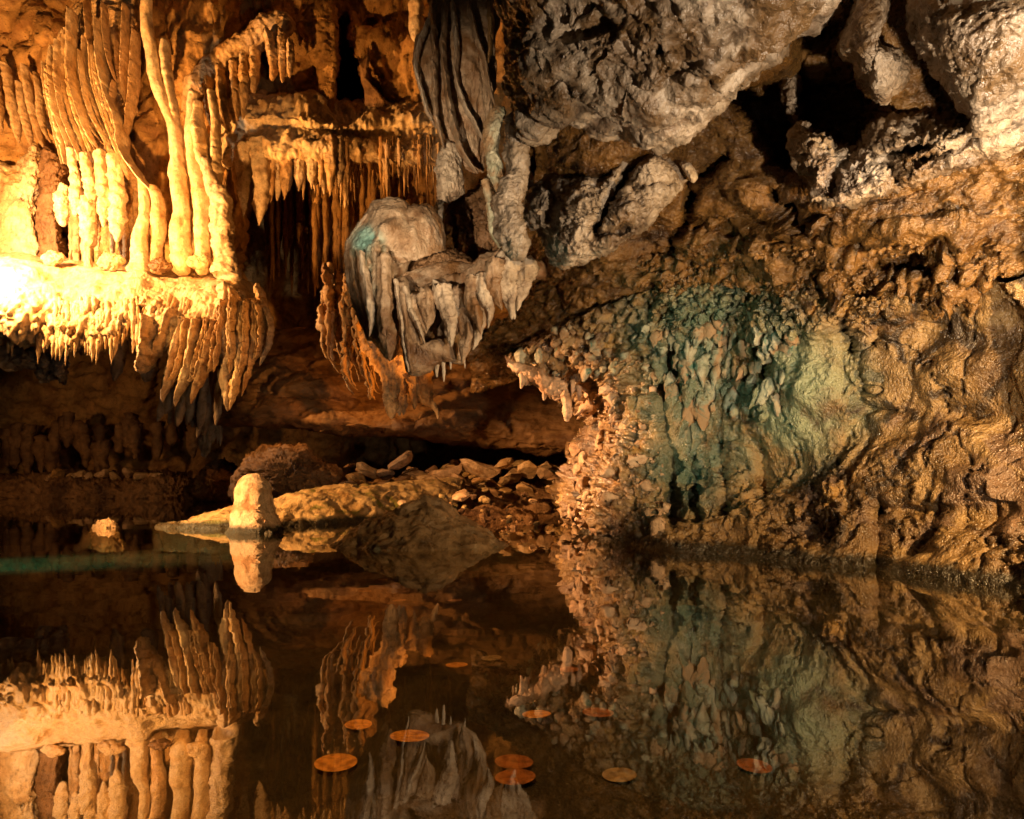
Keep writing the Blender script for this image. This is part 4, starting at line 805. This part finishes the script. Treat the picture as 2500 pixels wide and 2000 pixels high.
SV = np.array([v.co for v in st.data.vertices]) + WORLD[st.name]; SN = SV - SV.mean(0) * [1, 1, 0] - [0, 0, 1] * SV[:, 2:3]; SN[:, 2] = 0; SN /= np.linalg.norm(SN, axis=1)[:, None] + 1e-9
scatter('crust_knob', st, SV, SN, (600, 1235, 690, 1300), 50, (2.5, 6), CREAM2, False, lean=1.2, dens=lambda x, y: (x > 618))

mound('pyramid_rock', 1022, 1.76, .62, .50, .126, SLATE, 'grey brown pyramid shaped rock rising from the pool in front', peak=(.06, 0), sharp=.95, s=7, a=.015, n=130, outline=.12)
mound('small_rock', 245, 2.34, .17, .13, .036, TAN, 'little bright pointed rock alone in the water at left', peak=(.35, 0), s=13, a=.012, n=80, sharp=1.5, outline=.2)
# long low rock
ridge = [(395, 1292, 2.40), (450, 1272, 2.44), (540, 1250, 2.5), (640, 1226, 2.58), (730, 1203, 2.68), (830, 1188, 2.85), (930, 1184, 3.05), (1030, 1180, 3.3), (1130, 1174, 3.6)]
rows = [[], [], [], [], []]
for k, (x, y, D) in enumerate(ridge):
    p = P(x, y, D); t = k / 8
    q = lambda dy, zz, dx=0: (CX + (p[0] + dx) / (D + dy) * F, HY - (zz - H) / (D + dy) * F, D + dy)
    fr_ = .06 + .42 * math.sin(min(1, t * 1.4) * 1.57); zt = p[2]
    rows[0].append(q(-fr_, -.07)); rows[1].append(q(-fr_ * .72, zt * .35)); rows[2].append((x, y, D)); rows[3].append(q(.25, zt * .8)); rows[4].append(q(.5, -.07))
lr, LV, LN = sheet('low_rock', rows, 100, 260, MOSSY, lambda V, N, x, y: rk(5, .016, .9, .12, (1, 1, 2))(V, N) + .0015 * np.clip(.6 - cells(V * 50), -.3, 1))
tag(lr, 'long low mossy rock sloping out of the water behind the stalagmite', 'rock')

# boulder and rubble on the far bank
crag('boulder', z('j', [(160, 330), (165, 230), (210, 150), (275, 112), (380, 84), (520, 95), (570, 150), (690, 200), (735, 285), (720, 380), (500, 420), (250, 420)]), 4.2, .3, .25, BROWN, 'big rounded brown boulder on the far bank behind the stalagmite', s=6, a=.035, knob=.01, ns=180, nr=54)
crag('boulder', z('i', [(1180, 400), (1250, 300), (1320, 250), (1400, 222), (1500, 240), (1560, 330), (1560, 460), (1400, 480), (1200, 470)]), 4.9, .2, .2, BROWN, 'small dark boulder left of the big rounded boulder', s=6, a=.03, knob=.02, ns=120, nr=36)
bank = mound('rubble_bank', 1080, 4.4, 2.6, 1.6, .16, BROWN, None, s=5, a=.05, sharp=1.6, n=120, knob=.03); struct(bank, 'bank of rubble under the brown overhang')
bank2 = mound('debris_bank', 1190, 2.75, .62, 1.1, .055, BROWN, None, peak=(.1, .5), s=9, a=.02, sharp=1.2, n=110, knob=.012); struct(bank2, 'low dark debris bank behind the pyramid rock')
def stone_data(seed, mat):
    n = 12; th = np.linspace(0, 2 * math.pi, n, endpoint=False); ph = np.linspace(.05, math.pi - .05, 8)
    V = np.stack([np.sin(ph)[:, None] * np.cos(th), np.sin(ph)[:, None] * np.sin(th), np.repeat(np.cos(ph)[:, None], n, 1)], -1).reshape(-1, 3)
    for k in range(16):
        d = _g[(seed * 13 + k * 29) % 256]; h = .48 + .3 * ((k * 37 + seed) % 5) / 5
        e = np.clip(V @ d - h, 0, None); V = V - e[:, None] * d
    V = V * (1 + .22 * perlin(V * 1.2 + seed))[:, None]
    me = mesh_data('stone', V, gridq(8, n, True), mat); me.polygons.foreach_set('use_smooth', np.full(len(me.polygons), False)); return me
SD = [stone_data(k, m) for k, m in enumerate([TAN, PINK, TAN, AMBERROCK, PINK, TAN, BROWN, MOSSY])]
def stone(parent, x, y, D, sx, sz=None, k=None):
    o = bpy.data.objects.new('stone', SD[random.randrange(6) if k is None else k]); COL.objects.link(o)
    s = sx * D / F; place(o, P(x, y, D), parent); o.rotation_euler = (U(-.5, .5), U(-.5, .5), U(0, 6.3)); q = s * (sz or U(.5, .8)); o.scale = (s, s * U(.7, 1.2), q)
for x, y, r in [(978, 1118, 46), (1010, 1150, 30), (1080, 1150, 50), (1160, 1135, 60), (1225, 1128, 30), (1040, 1160, 50), (900, 1145, 40), (940, 1150, 34), (1290, 1140, 34), (1330, 1150, 30), (870, 1160, 34), (1120, 1165, 36), (1245, 1160, 40), (1190, 1165, 30)]:
    stone(bank, x, y + 8, 3.95, r * 1.15, .42)
for k in range(80):
    x = U(840, 1420); y = U(1128, 1205); stone(bank, x, y, 4.25 - (y - 1125) * .008, U(10, 34), .32, (3, 6, 7, 0, 6)[k % 5])
for k in range(40):
    x = U(1010, 1330); y = U(1205, 1290); stone(bank2, x, y, 2.95 - (y - 1205) * .008, U(6, 16), k=6 + k % 2)
for x, y, r in [(1040, 1228, 20), (985, 1228, 22), (1130, 1206, 34), (1300, 1222, 24)]:
    stone(bank2, x, y, 2.5, r, .4, 1)
# flat shore ledge at the far left
rows = [[(x, y + 4 * math.sin(x * .03), d) for x in (-500, -200, 40, 120, 200, 280, 360, 430, 452, 470)] for y, d in [(1160, 6.3), (1158, 5.9), (1170, 5.62), (1190, 5.5), (1212, 5.46), (1235, 5.5)]]
sl, _, _ = sheet('shore_ledge', rows, 70, 260, BROWN, rk(6, .045, 1.0, .3)); tag(sl, 'low dark rock ledge along the far left waterline', 'rock ledge')
for k, (x, y, r) in enumerate([(140, 1158, 26), (175, 1164, 24), (215, 1166, 22), (250, 1160, 24), (283, 1166, 22), (315, 1155, 26), (345, 1164, 26), (380, 1162, 24), (195, 1158, 18), (120, 1165, 20)]):
    stone(sl, x, y, 5.6, r, .6)
for k in range(26):
    x = U(-40, 480); y = U(1060, 1140)
    tube('shade_drip', [(x, y - 60, 5.9, 14), (x, y, 5.9, 12), (x + 3, y + U(10, 40), 5.9, 4)], BROWN, bw, ns=10, nr=20, rough=.5, seed=k)

# ------------------------------------------------------------------ coins on the pool bed
CM = [metal('bright_copper', (.95, .46, .10), (.50, .20, .04)), metal('dull_copper', (.42, .16, .05), (.20, .07, .025)), metal('tarnished_silver', (.42, .33, .22), (.22, .16, .10))]
def coin_mesh(name, mat):
    ns = 40; prof = [(0, .10), (.2, .11), (.38, .085), (.5, .12), (.62, .085), (.78, .08), (.84, .08), (.88, .13), (.97, .13), (1.0, .10), (1.0, 0)]
    a = np.linspace(0, 2 * math.pi, ns, endpoint=False)
    V = np.array([[max(r, .01) * math.cos(t), max(r, .01) * math.sin(t), h * .9 + (.03 * math.sin(3 * t + 5 * r) * math.sin(7 * r) if r < .8 else 0)] for r, h in prof for t in a])
    return mesh_data(name, V, gridq(len(prof), ns, True), mat)
CD = [coin_mesh('coin', m) for m in CM]
for x, y, wd, k, lab in [(820, 1860, 106, 0, 'largest bright copper coin, lowest at left on the pool bed'), (1000, 1795, 96, 0, 'bright orange coin right of and above the largest coin'), (875, 1767, 70, 0, 'bright coin at left above the largest coin'),
        (1115, 1622, 54, 0, 'small bright coin in the middle of the pool, farther than its neighbours'), (1310, 1742, 70, 0, 'pale orange coin right of the middle of the pool'), (1255, 1858, 96, 1, 'dull copper coin at the bottom, right of the largest coin'),
        (1258, 1895, 104, 1, 'dark reddish coin just below the dull copper coin'), (1200, 1605, 50, 2, 'faint coin right of the small bright middle coin'), (1390, 1633, 48, 1, 'dull reddish coin farther right of the faint coin'), (1110, 1457, 36, 0, 'tiny distant coin right of the pyramid rock reflection'),
        (975, 1457, 36, 0, 'tiny distant coin below the pyramid rock'), (890, 1430, 34, 0, 'tiny distant coin left of the pyramid rock reflection'), (935, 1397, 24, 0, 'tiniest coin close to the pyramid rock'), (1460, 1738, 76, 1, 'barely visible dark coin right of the pale orange coin'),
        (1512, 1890, 84, 2, 'dim grey coin at the bottom near the middle right'), (1842, 1868, 84, 1, 'brownish coin at the bottom right'), (2293, 1737, 62, 2, 'lone silver coin at the far right of the pool'), (1430, 1524, 34, 1, 'small dim coin under the foot of the right wall')]:
    D = (H + .031) * F / (y - HY)
    o = bpy.data.objects.new('coin', CD[k]); COL.objects.link(o); q = P(x, y, D); place(o, (q[0], q[1], -.0315 - .03 * max(0, q[1] - 1)))
    r = wd / 2 / F * D; o.scale = (r, r * U(.94, 1.0), r * .22); o.rotation_euler = (U(-.02, .05), U(-.05, .05), U(0, 6)); tag(o, lab, 'coin', 'coins on the pool bed')
